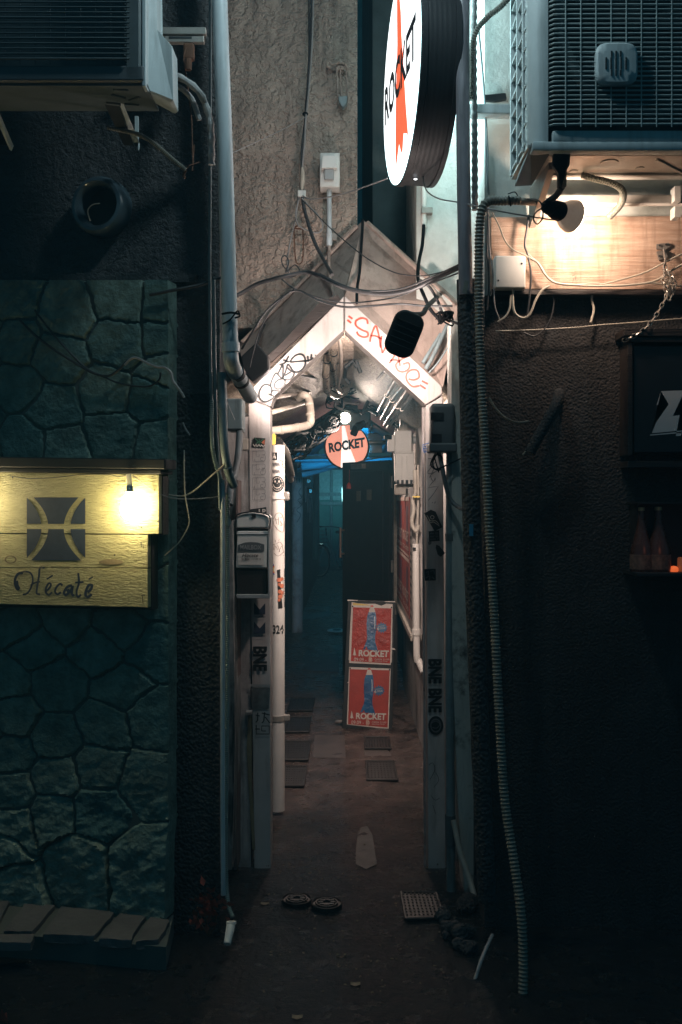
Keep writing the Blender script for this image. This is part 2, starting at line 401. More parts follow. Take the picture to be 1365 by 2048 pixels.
def manhole(cx, cy, rx, ry, label, h=.026):
    t = thing('manhole_cover', label, 'manhole cover', 'small round covers at the alley mouth')
    c = groundf(h)(cx, cy); r = (groundf(h)(cx+rx, cy)-c).length
    bm = NB(); lathe(bm, c-Vector((0, 0, .02)), (0, 0, 1), [(r, 0), (r, .02), (r*.93, .022), (r*.9, .016), (.001, .016)], 32); link('plate', bm, M['cast_iron'], t)
    bm = NB(); torus(bm, c+Vector((0, 0, .0)), (0, 0, 1), r*.68, .004, 30, 6)
    for k in range(8):
        a = k*math.pi/4; box(bm, c+Vector((math.cos(a)*r*.4, math.sin(a)*r*.4, -.002)), (.022, .012, .012), None, .002, 1)
    link('relief', bm, M['cast_iron'], t)
manhole(654, 1805, 31, 15, 'round iron cover with raised marks at the alley mouth')
manhole(594, 1797, 30, 14, 'dark round cover, the one partly sunk left of another')
t = thing('access_cover', 'white round access cap on the floor beside the poster board', 'access cap')
bm = NB(); c = groundf(.03)(674, 1262); lathe(bm, c, (0, 0, 1), [(.115, 0), (.115, .012), (.095, .016), (.06, .012), (.001, .012)], 28); link('rim', bm, mat('cap', (.75, .72, .68), .4), t)
bm = NB(); lathe(bm, c+Vector((0, 0, .012)), (0, 0, 1), [(.05, 0), (.05, .006), (.001, .006)], 20); link('plug', bm, M['black_metal'], t)
tt = tag(link('floor_drain', (lambda b: (lathe(b, groundf(.03)(680, 1444), (0, 0, 1), [(.035, 0), (.035, .008), (.012, .01), (.001, .004)], 20), b)[1])(NB()), M['steel']), 'small shiny floor cap at the foot of the poster board', 'drain')
# litter
bm = NB()
for i in range(260):
    px = random.uniform(520, 900); py = random.choice((random.uniform(1560, 1760), random.uniform(1720, 1990)))
    c = groundf(.03)(px, py); s = random.uniform(.002, .0065)
    box(bm, c, (s*random.uniform(1, 2.2), s, .003), Matrix.Rotation(random.uniform(0, 3), 3, 'Z'))
tag(link('litter', bm, M['leaf_dry']), 'scattered crumbs of gravel and leaf litter on the dark ground', 'litter', kind='stuff')
for q, lb in (((583+100, 1912), 'small pale leaf on the dark road nearest the alley'), ((711, 1969), 'yellowish dry leaf lying lowest on the road'), ((595, 2035), 'brown leaf scrap at the bottom edge of the photo'), ((530, 1808), 'small pale leaf on the ground at the left of the covers')):
    bm = NB(); c = groundf(.012)(*q)
    v = [bm.verts.new(c+Vector((.016*math.cos(a)*(1+.5*(k % 2)), .013*math.sin(a), .004*(k % 2)))) for k, a in enumerate([k*math.pi/4 for k in range(8)])]
    bm.faces.new(v); r = bmesh.ops.extrude_face_region(bm, geom=bm.faces[:]); bmesh.ops.translate(bm, vec=(0, 0, .001), verts=[x for x in r['geom'] if isinstance(x, bmesh.types.BMVert)])
    tag(link('leaf', bm, M['leaf_dry']), lb, 'leaf', 'fallen leaves on the road')
# ================================================================== LEFT BUILDING
A0 = Vector((-698/F*3.77, 3.77, 0)); B0 = Vector((-358/F*3.60, 3.60, 0)); LU = (B0-A0).normalized(); LN = Vector((LU.y, -LU.x, 0))
if LN.y > 0: LN = -LN
def LW(eps=0.0): return onplane(B0, LN, eps)
bl = thing('building', 'dark stuccoed building clad with crazy stone on the left', 'building')
back = -LN*.075
cor = LW(-.075)(440, 1000); cor = Vector((cor.x, cor.y, 0))
far = cor-LU*6
bm = NB()
foot = [far, cor, Vector((-.575, 4.39, 0)), Vector((-.575, 9, 0)), Vector((-7, 9, 0))]
prism(bm, [Vector((p.x, p.y, 1.99)) for p in foot], (0, 0, 6)); link('upper_wall', bm, M['stucco_dark'], bl)
bm = NB(); prism(bm, [Vector((p.x, p.y, 0)) for p in foot], (0, 0, 1.99)); link('lower_wall', bm, M['stucco_black'], bl)
# stucco band above cladding
bm = NB()
a = LW(-.073)(-500, 555); b = LW(-.073)(400, 552)
for y0, y1, e in ((548, 566, .02),):
    q = [LW(-.075)(x, y) for x, y in ((-700, y0), (396, y0), (396, y1), (-700, y1))]; prism(bm, q, LN*e)
link('cornice', bm, M['stucco_dark'], bl)
# stones: height field
seeds = [(37, 685), (135, 634), (249, 605), (326, 610), (246, 685), (328, 678), (118, 712), (34, 776), (111, 819), (216, 789), (307, 796), (226, 870), (50, 887), (325, 883), (130, 895),
 (37, 1254), (132, 1237), (244, 1258), (306, 1299), (70, 1295), (199, 1303), (12, 1361), (120, 1370), (248, 1378), (302, 1432), (215, 1448), (29, 1432), (108, 1477), (29, 1506), (199, 1535), (290, 1564), (112, 1552), (29, 1577), (103, 1626), (203, 1618), (37, 1651), (8, 1700), (157, 1726), (286, 1722), (25, 1761),
 (60, 1000), (160, 980), (260, 1000), (60, 1090), (170, 1090), (270, 1100), (20, 600), (330, 740), (20, 1170), (120, 1170), (230, 1175), (320, 1190)]
rs = random.Random(3)
for yy in range(580, 1840, 80):
    for xx in (-60, -140, -225, -310, -400): seeds.append((xx+rs.uniform(-25, 25), yy+rs.uniform(-22, 22)))
sd = np.array(seeds, float); tilt = np.random.RandomState(5).uniform(-1, 1, (len(sd), 3))
x0, x1, y0, y1 = -380, 340, 562, 1832; step = 3.0
xs = np.arange(x0, x1+.1, step); ys = np.arange(y0, y1+.1, step)
bm = NB(); G = []; tints = []
base = LW(0)
p00 = base(x0, 1000)
for ix, x in enumerate(xs):
    col = []
    for iy, y in enumerate(ys):
        wx = x+7*noise.noise(Vector((x*.02, y*.02, 0)))+3*noise.noise(Vector((x*.08, y*.08, 5))); wy = y+7*noise.noise(Vector((x*.02, y*.02, 9)))+3*noise.noise(Vector((x*.08, y*.08, 2)))
        d2 = np.hypot(sd[:, 0]-wx, (sd[:, 1]-wy)*1.08); o = np.argpartition(d2, 2)[:3]; o = o[np.argsort(d2[o])]
        a, b = o[0], o[1]; e = (d2[b]-d2[a])/2; sc = np.hypot(*(sd[a]-sd[b]))
        e = (d2[b]**2-d2[a]**2)/(2*sc)
        k = min(1, max(0, (e-1.3)/3.2)); k = k*k*(3-2*k)
        low = max(0, min(1, (y-1540)/120)); low2 = max(0, min(1, (y-1630)/60))
        tl = tilt[a]*(.6+.9*low)
        hgt = k*(.016+.003*tl[2]+.018*low2+.00012*((x-sd[a][0])*tl[0]+(y-sd[a][1])*tl[1]))
        hgt += k*(.003+.006*low)*noise.fractal(Vector((x*.026+y*.012, y*.034, a)), .6, 2.1, 8)
        tints.append(tilt[a][0]*.5+.5)
        q = base(x, y)
        col.append(bm.verts.new(q+LN*hgt))
    G.append(col)
for i in range(len(xs)-1):
    for j in range(len(ys)-1): bm.faces.new((G[i][j], G[i+1][j], G[i+1][j+1], G[i][j+1]))
# side and back closing
for L in ([c for c in G[-1]], [r[0] for r in G]):
    bk = [bm.verts.new(v.co-LN*.078) for v in L]
    for i in range(len(L)-1): bm.faces.new((L[i], L[i+1], bk[i+1], bk[i]))
cl = link('stone_cladding', bm, M['stone'], bl, smooth=True)
at = cl.data.attributes.new('tint', 'FLOAT', 'POINT')
at.data.foreach_set('value', (tints+[.5]*(len(cl.data.vertices)-len(tints)))[:len(cl.data.vertices)])
_t = M['stone'].node_tree; _b = _t.nodes['Principled BSDF']; _src = _b.inputs['Base Color'].links[0].from_socket
_at = _t.nodes.new('ShaderNodeAttribute'); _at.attribute_name = 'tint'
_c = _t.nodes.new('ShaderNodeMix'); _c.data_type = 'RGBA'; _c.inputs[6].default_value = (.62, .78, .80, 1); _c.inputs[7].default_value = (1.45, 1.2, 1.1, 1); _t.links.new(_at.outputs['Fac'], _c.inputs[0])
_m = _t.nodes.new('ShaderNodeMix'); _m.data_type = 'RGBA'; _m.blend_type = 'MULTIPLY'; _m.inputs[0].default_value = 1; _t.links.new(_src, _m.inputs[6]); _t.links.new(_c.outputs[2], _m.inputs[7]); _t.links.new(_m.outputs[2], _b.inputs['Base Color'])
# colour the joints by depth : joints are dark mortar (real recessed joints) via pointiness-free second mesh
bm = NB(); q = [LW(.007)(x, y) for x, y in ((x0, y0+2), (x1-2, y0+2), (x1-2, y1), (x0, y1))]; prism(bm, q, -LN*.05)
link('mortar', bm, M['mortar'], bl)
# ledge of flat stones at the foot
zl = .10
bm = NB()
e0 = LW(.0)(-300, 1000); e1 = LW(.0)(345, 1000)
f0 = Vector((e0.x, e0.y+.03, 0)); f1 = Vector((e1.x, e1.y+.03, 0))
prism(bm, [Vector((f0.x, f0.y, 0)), Vector((f1.x, f1.y, 0)), Vector((f1.x+.02, f1.y-.26, 0)), Vector((f0.x, f0.y-.36, 0))], (0, 0, zl-.012))
link('ledge', bm, M['mortar'], bl)
bm = NB()
def lg(px, py): return groundf(zl+.006)(px, py)
for q in (((-80, 1800), (20, 1802), (-10, 1862), (-110, 1860)), ((50, 1806), (112, 1810), (66, 1862), (10, 1862)), ((122, 1812), (230, 1822), (190, 1872), (86, 1868)), ((240, 1826), (292, 1832), (262, 1880), (198, 1876)), ((300, 1834), (340, 1840), (318, 1878), (268, 1882)), ((-30, 1868), (70, 1868), (60, 1884), (-60, 1884))):
    pp = []
    for a, b in zip(q, q[1:]+q[:1]):
        for k in range(4): 
            u = k/4; pp.append((a[0]*(1-u)+b[0]*u+random.uniform(-3, 3), a[1]*(1-u)+b[1]*u+random.uniform(-1.2, 1.2)))
    prism(bm, [lg(*p) for p in pp], (0, 0, -.03), .003)
link('ledge_stones', bm, M['ledge_stone'], bl)
# ================================================================== RIGHT BUILDING
br = thing('building', 'dark brown stuccoed building with a white painted upper wall on the right', 'building')
RX = .505; RY = 3.70; zs = 2.36
bm = NB(); box(bm, ((RX+6)/2+0, 6.5, zs/2), (6-RX, 5.6, zs)); link('lower_wall', bm, M['stucco_brown'], br)
bm = NB(); box(bm, ((RX+6)/2, 6.5, (zs+8)/2+.0), (6-RX, 5.594, 8-zs)); link('upper_wall', bm, M['plaster_white'], br)
# shift so the front faces sit at RY
for o in br.children: o.location.y = RY-3.7
bm = NB(); box(bm, (.90, 8.705, 5.1), (1.2, 8.6, 5.4)); link('set_back_wall', bm, M['plaster_white'], br)
bu = tag(link('building', (lambda b: (box(b, (-1.21, 8.9, 5.2), (2.5, 8.56, 5.6)), b)[1])(NB()), M['stucco_beige']), 'beige trowelled stucco wall standing above the gabled hood', 'building')
tag(link('building', (lambda b: (box(b, (.22, 7.2, 5.4), (.19, 4, 5.6)), b)[1])(NB()), mat('teal_wall', (.12, .17, .17), .8, var=.4, vs=5, bump=.6, bs=30)), 'dim teal wall set back beside the black slit above the gable', 'wall')
bf = thing('building', 'teal lit building closing the far end of the alley', 'building')
bm = NB(); box(bm, (0, 24.5, 8), (12, 1, 16)); link('wall', bm, M['green_wall'], bf)
bm = NB()
for x in (-.75, -.42, -.05): cyl(bm, (x, 23.95, 0), (x, 23.95, 3.4), .035, 10)
boxpx(bm, 560, 985, 700, 992, 23.9, 24.0); boxpx(bm, 560, 1004, 700, 1010, 23.9, 24.0)
link('pipes', bm, M['pipe_teal'], bf)
bm = NB(); boxpx(bm, 636, 925, 686, 1000, 23.96, 24.1); link('panel', bm, mat('panel', (.3, .45, .45), .4, var=.3), bf)
t = thing('tube_lamp', 'short vertical lit tube lamp at the far end beside the door', 'lamp')
bm = NB(); cyl(bm, P(687.5, 978, 22.5), P(687.5, 1000, 22.5), .022, 10); link('tube', bm, M['tube_teal'], t)
bm = NB(); boxpx(bm, 684, 974, 690, 1003, 22.55, 22.62); boxpx(bm, 686, 985, 689, 992, 22.6, 24.0); link('holder', bm, M['plastic_white'], t)
lamp('tube_light', 'SPOT', P(676, 985, 21.9), 40, (.25, .85, 1), .1, t, target=P(655, 950, 24), angle=95, blend=.8)
# alley side walls
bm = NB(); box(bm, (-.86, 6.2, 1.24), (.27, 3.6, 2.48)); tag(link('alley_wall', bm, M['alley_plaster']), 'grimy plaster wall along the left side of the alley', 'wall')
bm = NB(); box(bm, (-.87, 10.0, 1.24), (.27, 3.99, 2.48)); tag(link('alley_wall', bm, M['stucco_black']), 'middle stretch of the left alley wall behind the rusty pipe, black standing in for shade', 'wall')  # shade put into the colour: black here hides the blue lamp's spill
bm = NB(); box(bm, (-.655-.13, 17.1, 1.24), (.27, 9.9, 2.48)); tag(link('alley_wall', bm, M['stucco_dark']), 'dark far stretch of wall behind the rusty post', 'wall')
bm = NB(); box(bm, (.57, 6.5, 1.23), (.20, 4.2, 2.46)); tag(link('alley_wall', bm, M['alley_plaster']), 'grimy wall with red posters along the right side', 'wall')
bm = NB(); box(bm, (.62, 15.3, 1.3), (.25, 13.3, 2.6)); tag(link('alley_wall', bm, M['stucco_black']), 'far dark wall hidden behind the open door', 'wall')  # coloured black to stay in shade despite the blue lamp
# return walls beside frame
bm = NB(); a = P(458, 1000, 4.33); b = P(503, 1000, 4.33); box(bm, ((a.x+b.x)/2, 4.361, .98), (b.x-a.x, .11, 1.96)); tag(link('return_wall', bm, M['alley_plaster']), 'narrow pale wall strip behind the letter box', 'wall')
bm = NB()
L = []; 
prismpx(bm, [(903, 640), (950, 640), (952, 1100), (958, 1400), (957, 1520), (965, 1640), (964, 1789), (930, 1789), (916, 1600), (905, 1300)], 4.03, 4.2)
tag(link('flaking_wall', bm, M['plaster_flaking']), 'narrow strip of flaking pale wall right of the dark pole', 'wall')
# ================================================================== GABLED ENTRANCE FRAME
gf = thing('entrance_frame', 'white gabled entrance frame covered with tags and stickers', 'gateway')
FD = 4.30
def part(name, build, m, parent, smooth=False):
    bm = NB(); build(bm); return link(name, bm, m, parent, smooth)
post_l = part('post', lambda b: prismpx(b, [(497, 797), (541, 814), (542, 1741), (509, 1741)], FD, FD+.12, .004), M['frame_paint'], gf)
post_r = part('post', lambda b: prismpx(b, [(852, 811), (886, 792), (892, 1741), (857, 1741)], FD, FD+.12, .004), M['frame_paint'], gf)
beam_l = part('beam', lambda b: prismpx(b, [(688, 592), (688, 660), (548, 790), (541, 813), (497, 795), (505, 776)], FD-.003, FD+.13, .004), M['frame_paint'], gf)
beam_r = part('beam', lambda b: prismpx(b, [(690, 592), (884, 772), (886, 790), (852, 810), (840, 798), (690, 660)], FD-.004, FD+.13, .004), M['frame_paint'], gf)
TH = Vector((0, .03, .012))
part('hood_panel', lambda b: prism(b, [P(727, 441, 4.61), P(479, 692, 4.60), P(496, 778, FD+.02), P(688, 592, FD+.02)], TH), M['hood_paint'], gf)
part('hood_panel', lambda b: prism(b, [P(727, 441, 4.61), P(690, 592, FD+.02), P(886, 776, FD+.02), P(918, 612, 4.395)], TH), M['hood_paint'], gf)
# flashings along the hood edge
bm = NB(); tube(bm, [P(735, 446, 4.50), P(830, 532, 4.40), P(915, 608, 4.35)], .012, seg=8, n=4); tube(bm, [P(715, 452, 4.58), P(600, 568, 4.58), P(484, 684, 4.58)], .008, seg=8, n=4)
link('flashing', bm, M['hood_paint'], gf)
bm = NB(); prismpx(bm, [(676, 590), (640, 604), (560, 690), (530, 716), (524, 735), (545, 722), (600, 672), (682, 600)], FD-.012, FD+.01); link('painted_gap_shadow', bm, M['dark_wood'], gf)  # dark strip modelled in place of the shadow between beam and hood
bm = NB(); prismpx(bm, [(560, 640), (676, 560), (700, 560), (900, 640), (905, 2000/2), (880, 1000), (880, 790), (690, 600), (500, 790), (500, 760)], FD+.14, FD+.15); bm.free()
# ---- paint tags, z = coordinates in an enlarged view of the photograph
def z4(l): return [(440+.3663*x, 560+.3663*y) for x, y in l]
sf = flat(FD-.0062)
bm = NB()
for l in ([(703, 197), (725, 212)], [(697, 218), (718, 235)], [(808, 240), (803, 217), (775, 208), (744, 224), (745, 250), (775, 272), (806, 286), (808, 306), (785, 312), (758, 300), (748, 282)],
          [(820, 338), (828, 300), (850, 252), (866, 290), (878, 370)], [(822, 304), (852, 306), (884, 322)], [(884, 305), (880, 350), (888, 400)], [(888, 400), (915, 350)],
          [(925, 455), (950, 420), (960, 395), (975, 420), (985, 470)], [(930, 440), (960, 436), (985, 446)], [(1018, 420), (990, 435), (962, 462), (975, 495), (1008, 500), (1034, 480), (1030, 452), (1000, 460)],
          [(1030, 540), (1060, 545), (1088, 530), (1080, 496), (1050, 490), (1022, 510), (1020, 545), (1050, 580), (1090, 578)], [(1103, 550), (1136, 568)], [(1092, 572), (1124, 594)]):
    stroke(bm, sf, z4(l), 3.8)
link('red_tag', bm, M['ink_red'], beam_r)
bm = NB()
for l in ([(600, 900), (540, 895), (480, 885), (435, 900), (405, 970), (360, 945)], [(405, 970), (475, 1005), (430, 1050), (350, 1095), (280, 1105), (210, 1060), (180, 980), (195, 890), (240, 810), (300, 770), (350, 770), (400, 800), (430, 860), (425, 920)],
          [(405, 800), (420, 720), (460, 620), (515, 545), (560, 590), (610, 640), (645, 660)], [(645, 660), (560, 680), (500, 730), (480, 800), (510, 845), (570, 855), (640, 820), (685, 750), (680, 680), (645, 655)],
          [(575, 390), (640, 370), (690, 345)], [(550, 560), (590, 480), (640, 390), (650, 470), (645, 560), (645, 640)], [(645, 640), (690, 540), (720, 440), (740, 370)], [(670, 670), (740, 680), (800, 660), (850, 600), (865, 540), (830, 520), (770, 480), (735, 440)],
          [(690, 600), (740, 560), (800, 530)], [(650, 290), (700, 310), (760, 330)], [(760, 215), (735, 260), (715, 310), (690, 345)], [(780, 335), (830, 260), (900, 200), (990, 178), (1050, 210), (1080, 280), (1085, 360), (1050, 440), (990, 500), (900, 530), (840, 500), (800, 440), (750, 370)],
          [(790, 335), (900, 325), (1000, 318), (1100, 308), (1180, 290), (1240, 245)], [(1130, 210), (1140, 330)], [(1200, 175), (1195, 265)], [(1270, 205), (1285, 198)]):
    stroke(bm, sf, [(500+.10256*x, 690+.10256*y) for x, y in l], 3.6, 4)
link('black_tag', bm, M['ink_black'], beam_l)
# joints
bm = NB()
stroke(bm, sf, [(497, 796), (520, 806), (545, 814)], 1.2); stroke(bm, sf, [(848, 811), (870, 798), (886, 786)], 1.6); stroke(bm, sf, [(689, 592), (689, 660)], 1.4)
link('joint', bm, M['frame_joint'], beam_l)
# ---- stickers on the left post
sp = flat(FD-.0045); sq = flat(FD-.0065)
def z6(l): return [(440+.2247*x, 840+.2247*y) for x, y in l]
def sticker(parent, pts, m, extra=(), surf=sp, surf2=sq):
    bm = NB(); poly(bm, surf, pts); o = link('sticker', bm, m, parent)
    for f, mm, nm in extra:
        bm = NB(); f(bm); link(nm, bm, mm, o)
    return o
sticker(post_l, z6([(303, 155), (406, 163), (400, 245), (290, 238)]), M['paper_black'], [
    (lambda b: [stroke(b, sq, z6(l), 1.6, 1) for l in ([(315, 165), (350, 200), (390, 170)], [(352, 170), (352, 232)], [(320, 215), (350, 190), (395, 215)])], mat('sticker_green', (.08, .22, .13), .5), 'print'),
    (lambda b: poly(b, flat(FD-.007), z6([(370, 200), (402, 172), (402, 225)])), M['paper_orange'], 'print'),
    (lambda b: stroke(b, flat(FD-.008), z6([(296, 215), (310, 235), (322, 215), (335, 238), (348, 218), (362, 238), (372, 222), (388, 240), (398, 222)]), 1.5), M['paper_white'], 'print')])
bm = NB()
for k, y in enumerate((275, 395, 515, 620)):
    stroke(bm, sp, z6([(292, y), (292, y+92), (372, y+92), (385, y+85)]), .8, 1)
    stroke(bm, sp, z6([(292, y), (388, y-4), (404, y+12), (400, y+34), (374, y+34)]), .8, 2)
    stroke(bm, sp, z6([(374, y+34), (404, y+42), (404, y+80), (384, y+92), (362, y+78), (368, y+58), (386, y+60)]), .8, 3)
    stroke(bm, sp, z6([(325, y), (325, y+48), (352, y+48), (352, y+30)]), .8, 1)
    stroke(bm, sp, z6([(310, y+92), (310, y+70)]), .8, 1)
link('outline_lettering', bm, M['ink_grey'], post_l)
def m_tokyo(y):
    def f(b):
        poly(b, sq, [(508.5, y), (520, y+14), (531, y+1), (531, y+24), (508.5, y+24)])
        letters(b, 'TOKYO', sq, (508.5, y+27, 531, y+30.5), .02)
    bm = NB(); f(bm); link('sticker', bm, M['ink_navy'], post_l)
m_tokyo(1205); m_tokyo(1243)
bm = NB(); letters(bm, 'BNE', sq, (506.5, 1293, 534.5, 1342), .045, rot=1); link('lettering', bm, M['ink_black'], post_l)
sticker(post_l, [(501, 1368), (541, 1369), (541, 1375), (501, 1373)], M['plastic_grey'])
sticker(post_l, [(503, 1376), (541, 1376), (538, 1418), (504, 1418)], mat('paste_up', (.16, .17, .165), .8, var=.5, vs=40))
bm = NB()
for l in ([(512, 1430), (520, 1432)], [(516, 1425), (516, 1440), (512, 1445)], [(524, 1426), (540, 1430)], [(530, 1424), (528, 1442), (524, 1446)], [(531, 1434), (540, 1446)], [(513, 1450), (513, 1468), (539, 1468), (539, 1452), (524, 1452), (524, 1462), (532, 1462)], [(511, 1458), (520, 1458)]):
    stroke(bm, sq, l, 2.2, 1)
link('black_characters', bm, M['ink_black'], post_l)
sticker(post_l, [(500, 1019), (533, 1014), (534, 1032), (500, 1032)], M['paper_black'], [(lambda b: letters(b, 'LP', sq, (518, 1018, 532, 1028), .03), M['paper_white'], 'print')])
# ---- stickers on the right post
def z3(l): return [(760+.254*x, 780+.254*y) for x, y in l]
bm = NB()
for l in ([(340, 430), (398, 415)], [(340, 430), (345, 480), (360, 498)], [(398, 415), (396, 480), (385, 500)], [(352, 450), (356, 440), (364, 452)], [(376, 446), (382, 438), (388, 450)], [(345, 462), (392, 458)], [(350, 480), (368, 486), (390, 476)], [(356, 470), (360, 486)], [(372, 468), (374, 486)]):
    stroke(bm, sq, z3(l), 1.6, 3)
link('blue_face_doodle', bm, M['ink_blue'], post_r)
bm = NB()
for l in ([(380, 540), (420, 548), (388, 600), (436, 570), (380, 640), (392, 660), (450, 640), (400, 670), (420, 720), (438, 690)], [(432, 610), (392, 690)], [(440, 700), (384, 770), (460, 760), (382, 870)], [(412, 890), (418, 884)], [(432, 894), (438, 878)]):
    stroke(bm, sq, z3(l), 1.7, 2)
link('grey_tag', bm, M['ink_grey'], post_r)
sticker(post_r, z3([(350, 972), (402, 942), (440, 958), (494, 1080), (432, 1112)]), M['paper_black'], [
    (lambda b: [stroke(b, sq, z3(l), .9, 4) for l in ([(370, 985), (385, 1010), (400, 1045), (425, 1040), (470, 1072)], [(398, 1000), (410, 988), (426, 995), (424, 1012), (406, 1014), (398, 1000)], [(385, 1010), (400, 1030), (440, 1030), (466, 1060)])], M['paper_white'], 'print')])
sticker(post_r, z3([(385, 1112), (468, 1104), (472, 1188), (388, 1194)]), M['paper_black'], [
    (lambda b: [letters(b, s_, sq, z3([(395, y_), (462, y_-3), (462, y_+15), (395, y_+17)]), .01) for s_, y_ in (('shi @', 1122), ('mar tiu', 1144), ('miz ?', 1166))], M['ink_grey'], 'print')])
sticker(post_r, z3([(380, 1200), (392, 1188), (408, 1196), (405, 1214), (386, 1222)]), M['ink_grey'])
sticker(post_r, z3([(446, 1218), (470, 1228), (514, 1284), (482, 1314), (456, 1296), (440, 1240)]), M['ink_black'])
sticker(post_r, z3([(352, 1410), (440, 1408), (442, 1500), (356, 1502)]), M['paper_black'], [
    (lambda b: [stroke(b, sq, z3(l), 1.8, 2) for l in ([(365, 1440), (385, 1425), (380, 1460)], [(400, 1430), (425, 1420), (430, 1450)], [(362, 1480), (395, 1465), (390, 1495)], [(410, 1470), (432, 1490)])], M['ink_grey'], 'print')])
bm = NB(); letters(bm, 'BNE', sq, (857, 1318, 884, 1367), .045, rot=1); letters(bm, 'BNE', sq, (857, 1377, 884, 1425), .045, rot=1); link('lettering', bm, M['ink_black'], post_r)
bm = NB(); disc(bm, sp, 872, 1451, 15, 19); o = link('sticker', bm, M['ink_black'], post_r)
bm = NB(); disc(bm, sq, 872, 1451, 11, 14, hole=.8); stroke(bm, sq, [(864, 1446), (872, 1442), (880, 1448), (874, 1456), (865, 1455)], 1.6); link('print', bm, M['ink_grey'], o)
bm = NB()
for l in ([(858, 1530), (866, 1526), (870, 1540), (860, 1560)], [(872, 1545), (878, 1560), (868, 1575)], [(862, 1590), (870, 1600), (880, 1596)], [(866, 1610), (872, 1628)]): stroke(bm, sq, l, .9, 4)
link('thin_scribble', bm, M['ink_black'], post_r)
bm = NB(); prismpx(bm, [(845, 815), (848, 815), (853, 1741), (849, 1741)], FD+.02, FD+.06); link('post_edge', bm, M['pipe_rust'], gf)
# ================================================================== TUNNEL ROOF
zr = 2.44; ze = 2.06; rx = -.03
def roof_sheet(bm, y0, y1, xl, xr, zr, ze, cor=0, th=.01):
    n = int((y1-y0)/.06) if cor else 1
    for side in (xl, xr):
        pts = []
        for k in range(n+1):
            y = y0+(y1-y0)*k/n; dz = cor*(k % 2)
            pts.append((Vector((rx, y, zr+dz)), Vector((side, y, ze+dz))))
        for a, b in zip(pts, pts[1:]):
            for z in (0, th):
                bm.faces.new([bm.verts.new(p+Vector((0, 0, z))) for p in (a[0], a[1], b[1], b[0])])
t = thing('tunnel_roof', 'pitched roof of embossed metal sheets over the alley mouth', 'roof')
part('sheeting', lambda b: roof_sheet(b, 4.44, 7.0, -.62, .50, zr, ze), M['alu_sheet'], t)
t2 = thing('tunnel_roof', 'pinkish crumpled roof sheets behind the embossed roof', 'roof')
part('sheeting', lambda b: roof_sheet(b, 6.98, 8.5, -.64, .50, zr-.004, ze-.004, .006), M['pink_sheet'], t2)
t3 = thing('tunnel_roof', 'blue lit corrugated roof stretch beyond the round sign', 'roof')
part('sheeting', lambda b: roof_sheet(b, 8.7, 12.2, -.62, .56, zr-.02, ze-.02, .012), M['blue_sheet'], t3)
part('beam', lambda b: [tube(b, [(-.56, y, z), (.45, y, z+dz)], .022, seg=8, n=1) for y, z, dz in ((9.4, 2.0, .03), (10.4, 2.02, 0), (10.9, 1.93, .1), (11.8, 1.98, 0))], M['blue_sheet'], t3)
part('purlin', lambda b: [tube(b, [(x, 8.72, z), (x, 12.2, z)], .016, seg=8, n=1) for x, z in ((.2, 2.26), (.36, 2.14), (-.25, 2.26))], M['blue_sheet'], t3)
t = thing('blue_lamp', 'blue tube lamp tucked under the far roof', 'lamp')
part('tube', lambda b: cyl(b, (.10, 9.6, 2.30), (.10, 10.3, 2.30), .014, 10), M['tube_blue'], t)
part('holder', lambda b: box(b, (.10, 9.95, 2.345), (.05, .76, .05), None, .005), M['plastic_white'], t)
lamp('blue_light', 'SPOT', (.1, 9.3, 2.02), 130, (.05, .58, 1), .08, t, target=(-.35, 10.6, 2.25), angle=130, blend=.9)
lamp('bicycle_fill_light', 'POINT', (-.15, 18.5, 2.3), 12, (.04, .55, .9), .08, t)  # unseen fill added so the bicycle shows, no fixture stands there
# ================================================================== FLOOD LAMPS
def flood(cx, cy, d, w_, h_, tilt_, tgt, label, W, lampoff, col=(1, .80, .68), rad=.05):
    t = thing('flood_lamp', label, 'lamp', 'black flood lamps at the alley mouth')
    c = P(cx, cy, d); ww = w_/F*d; hh = h_/F*d
    R = Matrix.Rotation(math.radians(tilt_), 3, 'Y') @ Matrix.Rotation(math.radians(12), 3, 'X')
    bm = NB(); box(bm, (0, 0, 0), (ww, .05, hh)); 
    es = [e for e in bm.edges if abs((e.verts[0].co-e.verts[1].co).normalized().y) > .9]
    bmesh.ops.bevel(bm, geom=es, offset=min(ww, hh)*.36, segments=6, profile=.5, affect='EDGES')
    es = [e for e in bm.edges if len(e.link_faces) == 2 and abs(e.link_faces[0].normal.dot(e.link_faces[1].normal)) < .3]
    bmesh.ops.bevel(bm, geom=es, offset=.007, segments=2, profile=.5, affect='EDGES')
    bmesh.ops.transform(bm, matrix=Matrix.Translation(c) @ R.to_4x4(), verts=bm.verts)
    body = link('housing', bm, M['black_metal'], t)
    bm = NB()
    for k in range(-2, 3): box(bm, c+R @ Vector((0, -.030, k*hh*.13)), (ww*.8, .012, .004), R)
    link('cooling_fins', bm, M['black_metal'], body)
    bm = NB(); box(bm, c+R @ Vector((0, .0275, 0)), (ww*.7, .003, hh*.7), R, .001); link('lens', bm, M['lamp_face'], t)
    return t, c, R, ww, hh
t, c, R, ww, hh = flood(809, 668, 3.80, 62, 92, 22, None, 'black rounded flood lamp hanging over the red lettering', 0, None)
bm = NB(); tube(bm, [c+R @ Vector((0, 0, hh*.45)), P(845, 628, 3.86), P(856, 612, 3.95), P(880, 590, 4.38)], .010, seg=8, n=3); link('arm', bm, M['black_metal'], t)
lamp('flood_light', 'SPOT', c+Vector((-.012, .05, -.05)), 27, (1, .82, .74), .035, t, target=c+Vector((-.012, .05, -.05))+Vector((-.64, .58, .40)), angle=179, blend=.06)
